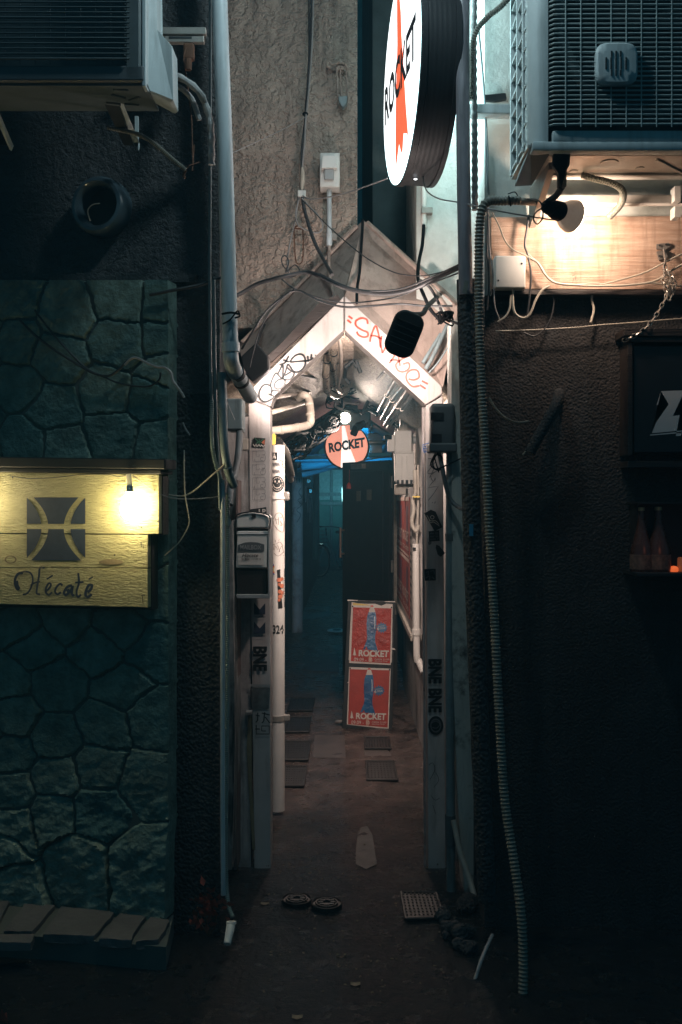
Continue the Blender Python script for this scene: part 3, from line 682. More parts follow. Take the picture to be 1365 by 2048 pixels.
# left, square and mostly seen edge-on
t = thing('flood_lamp', 'black square flood lamp on the left hood slope by the downpipe', 'lamp', 'black flood lamps at the alley mouth')
part('housing', lambda b: prismpx(b, [(482, 713), (513, 684), (537, 712), (538, 738), (505, 764), (486, 742)], 4.06, 4.16, .006), M['black_metal'], t)
part('bracket', lambda b: tube(b, [P(510, 700, 4.12), P(520, 668, 4.3), P(528, 650, 4.5)], .009, seg=8, n=3), M['black_metal'], t)
part('lens', lambda b: prismpx(b, [(512, 740), (534, 716), (537, 736), (507, 760)], 4.163, 4.166), M['lamp_face'], t)
lamp('flood_light', 'SPOT', P(538, 742, 4.10)+Vector((.02, .0, -.03)), 8.5, (1, .82, .74), .03, t, target=P(538, 742, 4.10)+Vector((.42, .8, .45)), angle=172, blend=.2)
t = thing('batten_lamp', 'small lamp fixed out of sight behind the right gable beam', 'lamp')
part('housing', lambda b: box(b, (.255, 4.47, 2.19), (.10, .05, .04), Matrix.Rotation(.7, 3, 'Y'), .006), M['black_metal'], t)
part('lens', lambda b: box(b, (.240, 4.485, 2.168), (.07, .04, .006), Matrix.Rotation(.7, 3, 'Y')), M['lamp_face'], t)
lamp('batten_light', 'SPOT', (.225, 4.50, 2.13), 105, (1, .82, .72), .03, t, target=(-.20, 6.5, 1.80), angle=142, blend=.6)
# ================================================================== SPLICE CLOSURE ON POLE
t = thing('utility_pole_box', 'dark teal round-shouldered box on a slim pole by the right post', 'junction box')
part('housing', lambda b: boxpx(b, 862, 806, 911, 903, 3.99, 4.10, .018, 5), M['plastic_darkgrey'], t, True)
part('base_rim', lambda b: boxpx(b, 859, 886, 915, 904, 3.98, 4.11, .006), M['plastic_darkgrey'], t)
[part('tape_patch', lambda b: rect(b, flat(3.986), *q), M['tape_black'], t) for q in ((862, 825, 888, 840), (864, 868, 884, 885))]
part('pole', lambda b: tube(b, [P(902, 900, 4.05), P(900, 1300, 4.05), P(902, 1700, 4.05), P(903, 1786, 4.05)], .0185, seg=14, n=6), M['pipe_teal'], t, True)
[part('pole_collar', lambda b: tube(b, [P(901, a_, 4.05), P(902, b_, 4.05)], .022, seg=14, n=1), M['plastic_darkgrey'], t) for a_, b_ in ((1067, 1082), (1630, 1690))]
part('coiled_leads', lambda b: [tube(b, [P(876, 905, 4.02), P(866, 925, 4.0), P(872, 938, 4.0), P(890, 932, 3.99), P(905, 925, 4.0), P(922, 917, 4.0)], .003, seg=6, n=5), tube(b, [P(872, 905, 4.03), P(862, 930, 4.02), P(880, 940, 4.0), P(885, 915, 4.0), P(870, 912, 4.0), P(878, 945, 4.0)], .003, seg=6, n=5)], M['black_rubber'], t)
part('gland_hose', lambda b: tube(b, [P(878, 905, 4.03), P(885, 935, 4.0), P(893, 975, 4.0), P(902, 1000, 4.0), P(916, 1013, 3.98), P(932, 1020, 3.9)], .009, seg=10, n=6), M['plastic_darkgrey'], t)
# ================================================================== BIG ROUND SIGN
U = Vector((.123, -.992, 0)); V = Vector((0, 0, 1)); Nn = Vector((-.992, -.123, 0)); Cf = Vector((.203, 3.875, 3.25)); R_ = .405; TH_ = .145
t = thing('round_sign', 'large backlit round sign lettered ROCKET jutting over the alley', 'sign')
def ring(bm, r0, r1, off0, off1, seg=72):
    rr = []
    for r, o in ((r0, off0), (r1, off1)):
        rr.append([bm.verts.new(Cf+U*r*math.cos(a)+V*r*math.sin(a)+Nn*o) for a in [2*math.pi*k/seg for k in range(seg)]])
    for k in range(seg): bm.faces.new((rr[0][k], rr[0][(k+1) % seg], rr[1][(k+1) % seg], rr[1][k]))
    return rr
def bdrum(b):
    prof = [(R_, 0.0), (R_+.006, -.004), (R_+.006, -.025), (R_, -.027)]
    for k in range(5): prof += [(R_, -.03-.018*k), (R_+.0004, -.034-.018*k), (R_+.0004, -.038-.018*k), (R_, -.042-.018*k)]
    prof += [(R_, -.125), (R_+.006, -.127), (R_+.006, -TH_), (R_-.01, -TH_)]
    lathe(b, Cf, Nn, prof[::-1], 96)
part('drum', bdrum, M['black_gloss'], t, True)
face = part('face', lambda b: lathe(b, Cf, Nn, [(R_-.008, -.02), (R_-.008, .004), (.001, .004)], 96), M['emit_white'], t)
part('rim_glow_edge', lambda b: lathe(b, Cf, Nn, [(R_-.001, .0), (R_-.001, .003), (R_-.009, .0035), (.001, .0035)], 96), M['emit_back'], t)
part('back_face', lambda b: lathe(b, Cf, Nn, [(R_-.008, -TH_-.004), (R_-.008, -TH_+.01), (.001, -TH_+.01)], 96), M['emit_back'], t)
fs = onplane(Cf, Nn, .0065); fs2 = onplane(Cf, Nn, .009)
def zs_(l): return [(420+.3810*x, .3810*y) for x, y in l]
part('rocket_mark', lambda b: (poly(b, fs, zs_([(982, -150), (992, -60), (1003, 60), (1010, 280), (1014, 470), (1030, 560), (1044, 745), (1036, 700), (1028, 686), (1018, 700), (1014, 760), (1012, 790), (1006, 806), (1001, 775), (994, 756), (986, 790), (977, 890), (975, 780), (976, 560), (982, 470), (985, 280), (983, 100)]))), M['emit_red'], t)
# letters on the face, laid out in the face's own plane
def fsurf(u, v): return Cf+U*u+V*v+Nn*.0105
part('lettering', lambda b: letters(b, 'ROCKET', lambda x, y: fsurf(x, y), ((-.33, .08), (.36, .08), (.36, -.08), (-.33, -.08)), .035), M['emit_ink'], t)
part('lettering_back', lambda b: letters(b, 'ROCKET', lambda x, y: Cf-U*x+V*y-Nn*(TH_+.006), ((-.345, .052), (.345, .052), (.345, -.085), (-.345, -.085)), .012), M['emit_ink'], t)
part('status_light', lambda b: lathe(b, Cf+V*(-R_-.006)-Nn*.05+U*.04, (0, 0, -1), [(.006, 0), (.006, .002), (.001, .003)], 12), M['led'], t)
part('bracket', lambda b: [box(b, (.36, 4.33, z), (.05, .2, .05)) for z in (3.1, 3.45)], M['black_metal'], t)
# ================================================================== ALLEY LAMP, ROUND SIGN
t = thing('round_sign', 'small backlit salmon round sign lettered ROCKET inside the alley', 'sign')
c = P(695, 893, 9.2); r = 43.5/F*9.2
part('drum', lambda b: lathe(b, c+Vector((0, .10, 0)), (-.10, -1, 0), [(r+.008, 0), (r+.008, .10), (r+.002, .106), (r-.003, .098)], 48), M['black_gloss'], t)
part('face', lambda b: lathe(b, c+Vector((-.0, .02, 0)), (-.10, -1, 0), [(r-.002, 0), (r-.002, .02), (.001, .02)], 48), M['emit_small_red'], t)
s9 = onplane(c+Vector((-.002, -.0035, 0)), (-.1, -1, 0)); s9b = onplane(c+Vector((-.003, -.007, 0)), (-.1, -1, 0))
part('rocket_mark', lambda b: poly(b, s9, [(684, 852), (690, 852), (700, 895), (712, 925), (700, 930), (688, 934), (682, 936), (686, 910), (685, 880)]), M['emit_small_white'], t)
part('lettering', lambda b: letters(b, 'ROCKET', s9b, ((657, 886), (730, 874), (731, 894), (659, 906)), .05), M['emit_ink'], t)
part('mounting_box', lambda b: boxpx(b, 735, 866, 765, 915, 9.4, 9.55, .01), M['plastic_grey'], t)
part('arm', lambda b: cyl(b, P(736, 885, 9.35), P(790, 885, 9.35), .02, 10), M['steel'], t)
t = thing('spot_lamp', 'bright round lamp glowing above the small sign', 'lamp')
cb = P(690.5, 836, 7.6)
part('bulb', lambda b: bmesh.ops.create_uvsphere(b, u_segments=20, v_segments=14, radius=.043, matrix=Matrix.Translation(cb)), M['bulb_alley'], t, True)
part('reflector', lambda b: lathe(b, cb+Vector((0, .12, .03)), (0, -1, -.25), [(.03, 0), (.05, .05), (.062, .11), (.058, .11), (.045, .06)], 24), M['black_metal'], t)
part('housing', lambda b: (boxpx(b, 668, 810, 716, 846, 7.74, 7.86, .01), boxpx(b, 704, 818, 742, 854, 7.78, 7.9, .01), boxpx(b, 642, 832, 674, 856, 7.9, 8.0, .01)), M['black_metal'], t)
part('bracket', lambda b: [tube(b, [cb+Vector((0, .1, .03)), cb+Vector((.05, .1, .08)), P(740, 850, 7.8)], .01, seg=8, n=3), tube(b, [cb+Vector((0, .11, .03)), P(700, 810, 7.8)], .012, seg=8, n=1)], M['black_metal'], t)
[part('barn_door', lambda b: prism(b, [P(x, y, 7.6) for x, y in q], (0, .1, 0)), M['black_metal'], t) for q in (((700, 826), (728, 828), (738, 842), (722, 860), (700, 858)), ((652, 846), (660, 838), (668, 846), (660, 852)), ((648, 838), (676, 816), (672, 850), (650, 858)))]
lamp('alley_light', 'SPOT', cb+Vector((0, -.06, -.02)), 75, (1, .78, .66), .05, t, target=cb+Vector((0, -1, -1.1)), angle=130, blend=.9)
# ================================================================== LETTER BOX
t = thing('letter_box', 'pale wall letter box with a handwritten name card and dark lower bin', 'letter box')
dL = 4.08
body = part('body', lambda b: prismpx(b, [(475, 1062), (536, 1062), (534, 1136), (472, 1136)], dL, dL+.16, .004), M['plastic_white'], t)
part('lid', lambda b: prismpx(b, [(473, 1056), (473, 1035), (482, 1028), (505, 1025), (528, 1028), (539, 1035), (538, 1056)], dL-.004, dL+.19, .005), M['plastic_white'], t)
part('lid_edge', lambda b: tube(b, [P(472, 1058, dL-.008), P(473, 1033, dL-.008), P(482, 1027, dL-.008), P(505, 1023.5, dL-.008), P(529, 1027, dL-.008), P(540, 1034, dL-.008), P(540, 1058, dL-.008)], .003, seg=6, n=3), M['black_metal'], t)
part('slot', lambda b: boxpx(b, 475, 1057.5, 537, 1068, dL+.004, dL+.1), M['tinted'], t)
part('flap', lambda b: prism(b, [P(474, 1068, dL-.003), P(537, 1068, dL-.003), P(537, 1062, dL+.006), P(474, 1062, dL+.006)], (0, .004, 0)), M['plastic_grey'], t)
part('lower_bin', lambda b: prismpx(b, [(473, 1139), (534, 1139), (534, 1188), (475, 1188)], dL+.008, dL+.16, .003), M['tinted'], t)
part('lower_frame', lambda b: [prismpx(b, q, dL-.002, dL+.17, .002) for q in (((472, 1189), (538, 1189), (537, 1197), (475, 1197)), ((535.5, 1062), (540, 1058), (540, 1197), (536.5, 1197)))], M['plastic_grey'], t)
cs = flat(dL-.003); cs2 = flat(dL-.005)
cd_ = part('name_card', lambda b: rect(b, cs, 477, 1106, 528, 1130), M['paper_white'], t)
part('handwriting', lambda b: (letters(b, 'Hecate', cs2, (485, 1107, 517, 1114), .01, shear=.2), letters(b, '会員制 一ハオロ', cs2, (484, 1116, 522, 1120.5), .01)), M['ink_black'], cd_)
part('embossed_panel', lambda b: (poly(b, cs, [(476, 1103), (476, 1090), (490, 1085), (502, 1084), (516, 1085), (529, 1089), (529, 1103)])), M['plastic_darkgrey'], t)
part('embossing', lambda b: letters(b, 'MAILBOX', cs2, (481, 1090, 523, 1099), .01), M['plastic_grey'], t)
part('lock', lambda b: boxpx(b, 504, 1028, 512, 1035, dL-.008, dL), M['cast_iron'], t)
# ================================================================== WHITE PIPE WITH STICKERS
t = thing('vertical_pipe', 'white stickered pipe numbered 324 standing beside the left post', 'pipe')
pc = P(555.5, 1000, 5.04); pr = .0365
part('pipe', lambda b: tube(b, [Vector((pc.x-.0, 5.04, .03)), Vector((pc.x, 5.04, 1.0)), Vector((pc.x-.0, 5.04, 1.877))], pr, seg=36, n=1), M['pipe_white'], t, True)
def psf(e=.001):
    def f(px, py):
        X = (px-VX)/F*5.005; dx = max(-pr*.98, min(pr*.98, X-pc.x)); y = 5.04-math.sqrt(pr*pr-dx*dx)-e
        z = H-(py-VY)/F*5.005; return Vector((pc.x+dx*(1+e/pr), y, z))
    return f
p1 = psf(.0012); p2 = psf(.0022)
part('joint_collar', lambda b: [tube(b, [Vector((pc.x, 5.04, z)), Vector((pc.x, 5.04, z+.012))], pr+.006, seg=30, n=1) for z in (1.604, )], M['pipe_white'], t, True)
part('clamp', lambda b: [tube(b, [Vector((pc.x, 5.04, z)), Vector((pc.x, 5.04, z+.028))], pr+.004, seg=30, n=1) for z in (.485, )]+[box(b, (pc.x+pr+.012, 5.03, .5), (.03, .02, .03), None, .004), box(b, (pc.x+pr+.01, 5.03, 1.62), (.03, .02, .045), None, .008)], M['galv'], t)
def pst(nm, f, m): part(nm, f, m, t)
def bx_(b, s, x0, y0, x1, y1): rect(b, s, x0, y0, x1, y1, 8)
pst('sticker', lambda b: bx_(b, p1, 544, 905, 555, 920), M['ink_black'])
pst('sticker_print', lambda b: (disc(b, p2, 549.5, 908.5, 1.4), poly(b, p2, [(548, 911), (551, 911), (553, 916), (551, 918), (549, 914.5), (547, 918), (546, 916)])), M['paper_white'])
def squig(b):
    for yy in (928, 942):
        for k in range(6): stroke(b, p1, [(542.5+k*2.8, yy+4), (543.5+k*2.8, yy-3), (545+k*2.8, yy+5), (546.2+k*2.8, yy-2)], 1.1, 3)
pst('grey_scribble', squig, M['ink_grey'])
pst('smile_sticker', lambda b: disc(b, p1, 555, 968, 12.8, 16.5, 30), M['ink_black'])
def smile(b):
    for k in range(14):
        a = 2*math.pi*k/14; stroke(b, p2, [(555+10.6*math.cos(a-.16), 968+13.6*math.sin(a-.16)), (555+9.6*math.cos(a), 968+12*math.sin(a)), (555+10.6*math.cos(a+.16), 968+13.6*math.sin(a+.16))], .9, 3)
    disc(b, p2, 551, 963, 1.3, 2.3); disc(b, p2, 558.5, 963, 1.3, 2.3)
    stroke(b, p2, [(547.5, 969), (550, 974), (555, 976), (560, 974), (562.5, 969)], 1.3)
    disc(b, p2, 555, 966.5, .8)
pst('smile_print', smile, M['paper_white'])
def doodle(b):
    for l in ([(548, 1038), (553, 1028), (561, 1026), (566, 1034), (568, 1050), (566, 1064), (557, 1060), (549, 1050), (547, 1042)], [(552, 1036), (554, 1048)], [(550, 1040), (557, 1039)], [(558, 1034), (557, 1050)], [(560, 1036), (565, 1034)], [(560, 1042), (565, 1050), (560, 1050)],
              [(544, 1092), (550, 1088), (547, 1100)], [(550, 1100), (552, 1092), (556, 1100)], [(556, 1090), (560, 1104)], [(558, 1104), (564, 1092), (567, 1106)], [(548, 1106), (557, 1112), (567, 1104)], [(553, 1088), (560, 1084), (566, 1092)], [(552, 1084), (551, 1080)], [(558, 1082), (559, 1078)], [(562, 1110), (568, 1111)]):
        stroke(b, p1, l, .7, 4)
pst('pen_doodle', doodle, M['rust'])
pst('rainbow_sticker', lambda b: disc(b, p1, 551, 1139, 9, 11, hole=.78, a0=100, a1=255), M['ink_blue'])
pst('rainbow_band', lambda b: disc(b, p1, 551, 1139, 6.6, 8.2, hole=.74, a0=100, a1=255), M['ink_red'])
pst('rainbow_core', lambda b: disc(b, p1, 551, 1139, 4.4, 5.6, hole=.72, a0=100, a1=255), M['paper_yellow'])
pst('dark_sticker', lambda b: poly(b, p1, [(554.5, 1140), (560, 1138.5), (569.5, 1138), (569.7, 1180), (569.7, 1215), (564, 1217), (557, 1218), (556, 1180)]), M['paper_black'])
pst('sticker_roses', lambda b: [disc(b, p2, x, y, r_) for x, y, r_ in ((558.5, 1160, 4.5), (563.5, 1158, 3.5), (559, 1169, 3.2), (564, 1172, 4.2), (560, 1183, 4), (565, 1186, 3.4), (561, 1193, 4.2), (558.5, 1200, 2.8))], M['paper_orange'])
pst('sticker_script', lambda b: letters(b, 'JunkeRay', psf(.0032), (565, 1154, 569.4, 1204), .0, rot=1), M['paper_white'])
pst('number', lambda b: letters(b, '324', p1, (546, 1250, 567, 1268), .03), M['ink_black'])
part('red_flecks', lambda b: stroke(b, p1, [(560, 920), (566, 924), (564, 932), (568, 936)], 1.3, 4), M['ink_red'], t)
part('socket', lambda b: tube(b, [Vector((pc.x, 5.04, 1.877)), Vector((pc.x, 5.06, 1.89))], pr*.8, seg=20, n=1), M['black_metal'], t)
t = tag(link('tape_wrap', (lambda b: (prismpx(b, [(541, 872), (549, 866), (552, 872), (551, 888), (541, 892)], 4.98, 5.0), b)[1])(NB()), M['paper_yellow']), 'scrap of yellow tape at the top of the stickered pipe', 'tape')
# post behind, blue on top rust below
t = thing('vertical_pipe', 'rust stained pipe glowing blue at its top farther down the alley', 'pipe')
pc2 = P(595, 1000, 12.0); pr2 = .068
def p2f(px, py):
    X = (px-VX)/F*11.93; dx = max(-pr2*.98, min(pr2*.98, X-pc2.x)); return Vector((pc2.x+dx, 12-math.sqrt(pr2**2-dx*dx)-.002, H-(py-VY)/F*11.93))
part('pipe', lambda b: tube(b, [Vector((pc2.x, 12, 0)), Vector((pc2.x, 12, 2.05))], pr2, seg=24, n=1), M['pipe_rust'], t, True)
part('scribble', lambda b: [stroke(b, p2f, l, 1.0, 4) for l in ([(600, 925), (603, 930), (598, 934), (602, 940)], [(594, 958), (594, 966)], [(599, 957), (599, 965)], [(603, 975), (598, 985), (604, 995), (596, 1000), (603, 1010), (594, 1020), (602, 1030), (594, 1045)])], M['ink_black'], t)
# ================================================================== DOOR
t = thing('door', 'dark open door standing across the alley under the round sign', 'door')
def dq(x0, z0, x1, z1, off=0, th=.03):
    pass
hf = P(689, 926, 8.95); hh_ = P(782, 919, 8.35); ax = Vector((hh_.x-hf.x, hh_.y-hf.y, 0)); Ld = ax.length; ax.normalize(); dn = Vector((ax.y, -ax.x, 0))
if dn.y > 0: dn = -dn
o0 = Vector((hf.x, hf.y, 0))
def dbox(b, u0, u1, z0, z1, t0, t1, bev=0):
    c_ = o0+ax*((u0+u1)/2)+dn*((t0+t1)/2)+Vector((0, 0, (z0+z1)/2)); a_ = math.atan2(ax.y, ax.x)
    box(b, c_, (u1-u0, t1-t0, z1-z0), Matrix.Rotation(a_, 3, 'Z'), bev)
leafd = part('leaf', lambda b: dbox(b, 0, Ld, .03, 1.935, -.02, .02, .003), M['door_paint'], t)
part('panel', lambda b: dbox(b, .08, Ld-.08, .9, 1.85, .02, .026, .002), M['door_paint'], t)
part('panel', lambda b: dbox(b, .08, Ld-.08, .12, .8, .02, .026, .002), M['door_paint'], t)
hd = part('handle', lambda b: (cyl(b, o0+ax*.03+dn*.06+Vector((0, 0, 1.6-115/F*8.9)), o0+ax*.03+dn*.06+Vector((0, 0, 1.6-55/F*8.9)), .011, 12), cyl(b, o0+ax*.03+dn*.01+Vector((0, 0, 1.12)), o0+ax*.03+dn*.06+Vector((0, 0, 1.12)), .008, 8), cyl(b, o0+ax*.03+dn*.01+Vector((0, 0, 1.33)), o0+ax*.03+dn*.06+Vector((0, 0, 1.33)), .008, 8)), mat('copper', (.55, .36, .27), .35, metal=.8), t)
part('closer', lambda b: (dbox(b, .2, .38, 1.87, 1.915, .02, .065, .004), tube(b, [o0+ax*.3+dn*.05+Vector((0, 0, 1.93)), o0+ax*.5+dn*.09+Vector((0, 0, 1.945)), o0+ax*(Ld+.1)+dn*.08+Vector((0, 0, 1.96))], .006, seg=6, n=1)), M['steel'], t)
part('door_paper', lambda b: (dbox(b, .24, .30, 1.59, 1.68, .026, .029), dbox(b, .40, .47, 1.6, 1.69, .026, .029)), mat('dim_paper', (.14, .12, .09), .7), t)
t = thing('red_tassel', 'tiny red hanging charm near the top of the door', 'charm')
part('cord', lambda b: tube(b, [o0+ax*.13+dn*.03+Vector((0, 0, 1.87)), o0+ax*.13+dn*.032+Vector((0, 0, 1.75))], .0015, seg=6, n=1), M['ink_red'], t)
part('bell', lambda b: lathe(b, o0+ax*.13+dn*.035+Vector((0, 0, 1.70)), (0, 0, 1), [(.022, 0), (.02, .03), (.01, .05), (.001, .055)], 14), M['ink_red'], t)
t = thing('door_frame', 'worn brown jamb beside the open door', 'door frame')
part('jamb', lambda b: box(b, (.385, 8.33, 1.05), (.04, .12, 2.1), None, .004), M['dark_wood'], t)
part('hinge', lambda b: [cyl(b, (.36, 8.25, z), (.36, 8.25, z+.1), .012, 8) for z in (.4, 1.0, 1.7)], M['steel'], t)
part('strike_panel', lambda b: box(b, (.39, 8.26, 1.3), (.03, .02, 1.3), None, .002), mat('jamb_pale', (.3, .25, .2), .6, var=.5, vs=20), t)
# ================================================================== POSTER BOARD
t = thing('sandwich_board', 'black standing board carrying two red rocket posters', 'sign board')
def z5(l): return [(660+.1612*x, 1180+.1612*y) for x, y in l]
bt = P(743, 1203, 7.10); bb = P(734, 1460, 6.93)
bn_ = Vector((0, bb.z-bt.z, -(bb.y-bt.y))); bs_ = onplane(bb, bn_, 0)
board = part('board', lambda b: prism(b, [bs_(*p) for p in ((696.5, 1201), (791, 1203), (785, 1463), (684, 1458))], (0, .03, .0), .003), M['black_metal'], t)
part('rear_leg', lambda b: [tube(b, [P(703, 1215, 7.14), Vector((P(703, 1215, 7.14).x-.01, 7.42, .03))], .012, seg=8, n=1), tube(b, [P(782, 1215, 7.14), Vector((P(782, 1215, 7.14).x+.01, 7.42, .03))], .012, seg=8, n=1)], M['black_metal'], t)
def bsf(e): return onplane(bb, bn_, e)
def poster(dz, dx, top, m_red, paper_quad, red_quad, torn):
    """one poster; shape offsets in the enlarged view"""
    pa = part('poster', lambda b: poly(b, bsf(.006), z5(paper_quad)), M['paper_white'], t)
    def grid(b):
        (ax_, ay_), (bx1, by1), (cx1, cy1), (dx1, dy1) = red_quad; n = 14; G_ = []
        for i in range(n+1):
            row = []
            for j in range(n+1):
                u = i/n; v = j/n
                x = (ax_*(1-u)+bx1*u)*(1-v)+(dx1*(1-u)+cx1*u)*v; y = (ay_*(1-u)+by1*u)*(1-v)+(dy1*(1-u)+cy1*u)*v
                p = z5([(x, y)])[0]; row.append(b.verts.new(bsf(.0075)(*p)))
            G_.append(row)
        for i in range(n):
            for j in range(n): b.faces.new((G_[i][j], G_[i+1][j], G_[i+1][j+1], G_[i][j+1]))
    part('red_ground', grid, m_red, pa)
    def o(l): return z5([(x+dx*(1-(y)/740*0), y+dz) for x, y in l])
    sh = lambda l: z5([(x+dx, y+dz) for x, y in l])
    part('rocket_body', lambda b: poly(b, bsf(.0095), sh([(483, 272), (566, 272), (576, 320), (579, 420), (574, 520), (562, 590), (566, 650), (588, 720), (606, 800), (590, 800), (566, 770), (545, 775), (520, 740), (500, 745), (470, 740), (455, 700), (440, 735), (412, 740), (432, 690), (456, 630), (464, 590), (458, 500), (457, 400), (466, 320)])), M['paper_blue'], pa)
    part('rocket_nose', lambda b: poly(b, bsf(.0100), sh([(503, 208), (544, 208), (567, 274), (482, 274)])), M['paper_white'], pa)
    part('rocket_tip', lambda b: poly(b, bsf(.0105), sh([(510, 190), (538, 190), (545, 209), (502, 209)])), M['ink_red'], pa)
    part('rocket_highlight', lambda b: stroke(b, bsf(.011), sh([(556, 330), (560, 400), (558, 480)]), 1.6), mat('hl', (.5, .6, .68), .4), pa)
    st = []
    for k in range(26):
        a = 2*math.pi*k/26; rr = (76 if k % 2 else 54)*(1+.08*math.sin(k*3)); st.append((645+rr*math.cos(a), 468+rr*.92*math.sin(a)))
    part('starburst', lambda b: poly(b, bsf(.011), sh(st)), mat('burst', (.03, .13, .27), .45), pa)
    part('starburst_text', lambda b: (letters(b, '6', bsf(.0125), sh([(588, 462), (612, 462), (612, 498), (588, 498)]), .03), [stroke(b, bsf(.0125), sh(l), .7, 1) for l in ([(600, 452), (680, 444)], [(618, 470), (660, 466)], [(666, 465), (690, 463)], [(616, 484), (690, 478)])]), M['paper_white'], pa)
    part('title', lambda b: letters(b, 'ROCKET', bsf(.0125), sh([(360, 742), (735, 750), (730, 835), (358, 822)]), .035), M['paper_white'], pa)
    part('rocket_icon', lambda b: poly(b, bsf(.0125), sh([(306, 715), (316, 755), (320, 780), (330, 815), (312, 805), (306, 822), (298, 805), (284, 812), (294, 780), (298, 755)])), M['paper_white'], pa)
    part('date', lambda b: (letters(b, '09.09 - 10', bsf(.0125), sh([(302, 838), (528, 846), (528, 888), (300, 884)]), .0), letters(b, 'OPEN 21:00', bsf(.0125), sh([(556, 850), (735, 852), (735, 874), (556, 872)]), .0), letters(b, 'FREE DRINK TICKET', bsf(.0125), sh([(556, 880), (722, 882), (722, 893), (556, 891)]), .0)), M['paper_white'], pa)
    part('smoke_column', lambda b: poly(b, bsf(.0115), sh([(486, 770), (520, 772), (518, 905), (484, 903)])), mat('col', (.55, .30, .22), .5), pa)
    part('pins', lambda b: [disc(b, bsf(.013), *z5([q])[0], 1.5) for q in ((paper_quad[0][0]+14, paper_quad[0][1]+16), (paper_quad[1][0]-14, paper_quad[1][1]+14))], M['cast_iron'], pa)
part('old_paper', lambda b: poly(b, bsf(.004), z5([(272, 150), (350, 165), (470, 172), (560, 170), (640, 195), (700, 170), (780, 175), (770, 900), (235, 870), (250, 500)])), M['paper_white'], t)
part('yellow_scrap', lambda b: poly(b, bsf(.005), z5([(285, 158), (360, 168), (470, 180), (500, 190), (290, 196)])), M['paper_yellow'], t)
poster(0, 0, 0, M['paper_red'], [(270, 188), (780, 203), (758, 930), (240, 905)], [(288, 214), (768, 228), (748, 912), (262, 882)], True)
poster(780, -34, 0, M['paper_red_flat'], [(240, 955), (756, 975), (730, 1728), (212, 1668)], [(248, 982), (744, 996), (718, 1706), (226, 1664)], False)
part('torn_corner', lambda b: [prism(b, [bsf(.006)(*p) for p in z5(q)], (0, -.006, 0)) for q in ([(768, 715), (800, 722), (818, 742), (766, 738)], [(215, 1150), (240, 1130), (238, 1150)], [(220, 120), (350, 124), (345, 132), (222, 135)], [(680, 140), (810, 142), (808, 152), (690, 148)])], M['paper_white'], t)
# ================================================================== WALL POSTERS + PIPE ON RIGHT WALL
wsf = onplane((.468, 5, 1), (-1, 0, 0), .004); wsf2 = onplane((.468, 5, 1), (-1, 0, 0), .008)
def wp(d0, d1, z0, z1, label):
    t = thing('wall_poster', label, 'poster', 'red posters pasted on the right wall')
    x = .398
    def q(b, y0, y1, za, zb, e): b.faces.new([b.verts.new((x-e, y, z)) for y, z in ((y0, za), (y1, za), (y1, zb), (y0, zb))])
    part('paper', lambda b: box(b, (x, (d0+d1)/2, (z0+z1)/2), (.004, d1-d0, z1-z0)), M['paper_maroon'], t)
    part('rocket_print', lambda b: [q(b, a, a+.09, z0+.2*(z1-z0), z1-.06, .004) for a in (d0+.12*(d1-d0), d0+.58*(d1-d0))], mat('dullblue', (.04, .07, .12), .6), t)
    def tt(b):
        for k, (za, zb) in enumerate(((z0+.10, z0+.17), (z0+.04, z0+.07))):
            letters(b, ('ROCKET  ROCKET', 'OPEN 21:00')[k], lambda u, v: Vector((x-.005, u, v)), ((d1-.05, zb), (d0+.05, zb), (d0+.05, za), (d1-.05, za)), .02)
        q(b, d0, d1, z1-.025, z1, .004); q(b, d0, d1, z0, z0+.015, .004)
    part('lettering', tt, mat('faded', (.45, .33, .28), .6), t)
wp(6.5, 8.15, 1.22, 1.62, 'upper strip of red rocket posters on the right wall')
wp(6.5, 8.15, .82, 1.21, 'lower strip of red rocket posters on the right wall')
t = thing('poster_panel', 'pale boxed panel on the right alley wall carrying the red posters', 'panel')
part('panel', lambda b: box(b, (.435, 7.2, 1.22), (.066, 1.98, .92), None, .003), M['alley_plaster'], t)
t = thing('notice_strip', 'tall narrow printed notice between posters and white pipe', 'notice')
part('paper', lambda b: box(b, (.398, 6.34, 1.15), (.004, .22, .75)), mat('notice', (.32, .28, .25), .6, var=.4, vs=15), t)
part('print', lambda b: [b.faces.new([b.verts.new((.395, y, z)) for y, z in ((6.26, k), (6.42, k), (6.42, k+.02), (6.26, k+.02))]) for k in [.85+.05*i for i in range(13)]], M['ink_black'], t)
t = thing('wall_rail', 'sloping wooden rail under the red wall posters', 'rail')
part('rail', lambda b: box(b, (.42, 7.2, .74), (.07, 2.0, .04), None, .004), M['pipe_cream'], t)
t = thing('vertical_pipe', 'thin cream pipe running down beside the red posters', 'pipe')
part('pipe', lambda b: tube(b, [P(832, 1088, 6.1), P(833, 1200, 6.1), P(834, 1310, 6.1), P(838, 1322, 6.1), P(848, 1345, 6.05)], .021, seg=14, n=5), M['pipe_white'], t, True)
part('clamp', lambda b: tube(b, [P(833, 1258, 6.1), P(833, 1270, 6.1)], .028, seg=12, n=1), M['pipe_white'], t)
part('cap', lambda b: boxpx(b, 826, 1095, 832, 1099, 6.06, 6.1), M['black_metal'], t)
t = thing('valve_pipe', 'twisted small valve pipe hanging below the white regulator', 'pipe')
part('pipe', lambda b: [tube(b, [P(830, 940, 6.1), P(831, 985, 6.1), P(826, 1000, 6.1), P(828, 1020, 6.1), P(824, 1045, 6.1), P(832, 1062, 6.1), P(838, 1050, 6.1)], .012, seg=10, n=6), tube(b, [P(836, 930, 6.1), P(837, 1000, 6.1), P(834, 1088, 6.1)], .007, seg=8, n=6)], M['pipe_cream'], t, True)
part('valve', lambda b: [boxpx(b, 826, 1008, 842, 1014, 6.56, 6.6, .004), boxpx(b, 832, 1026, 840, 1036, 6.55, 6.6, .004)], M['brass'], t)
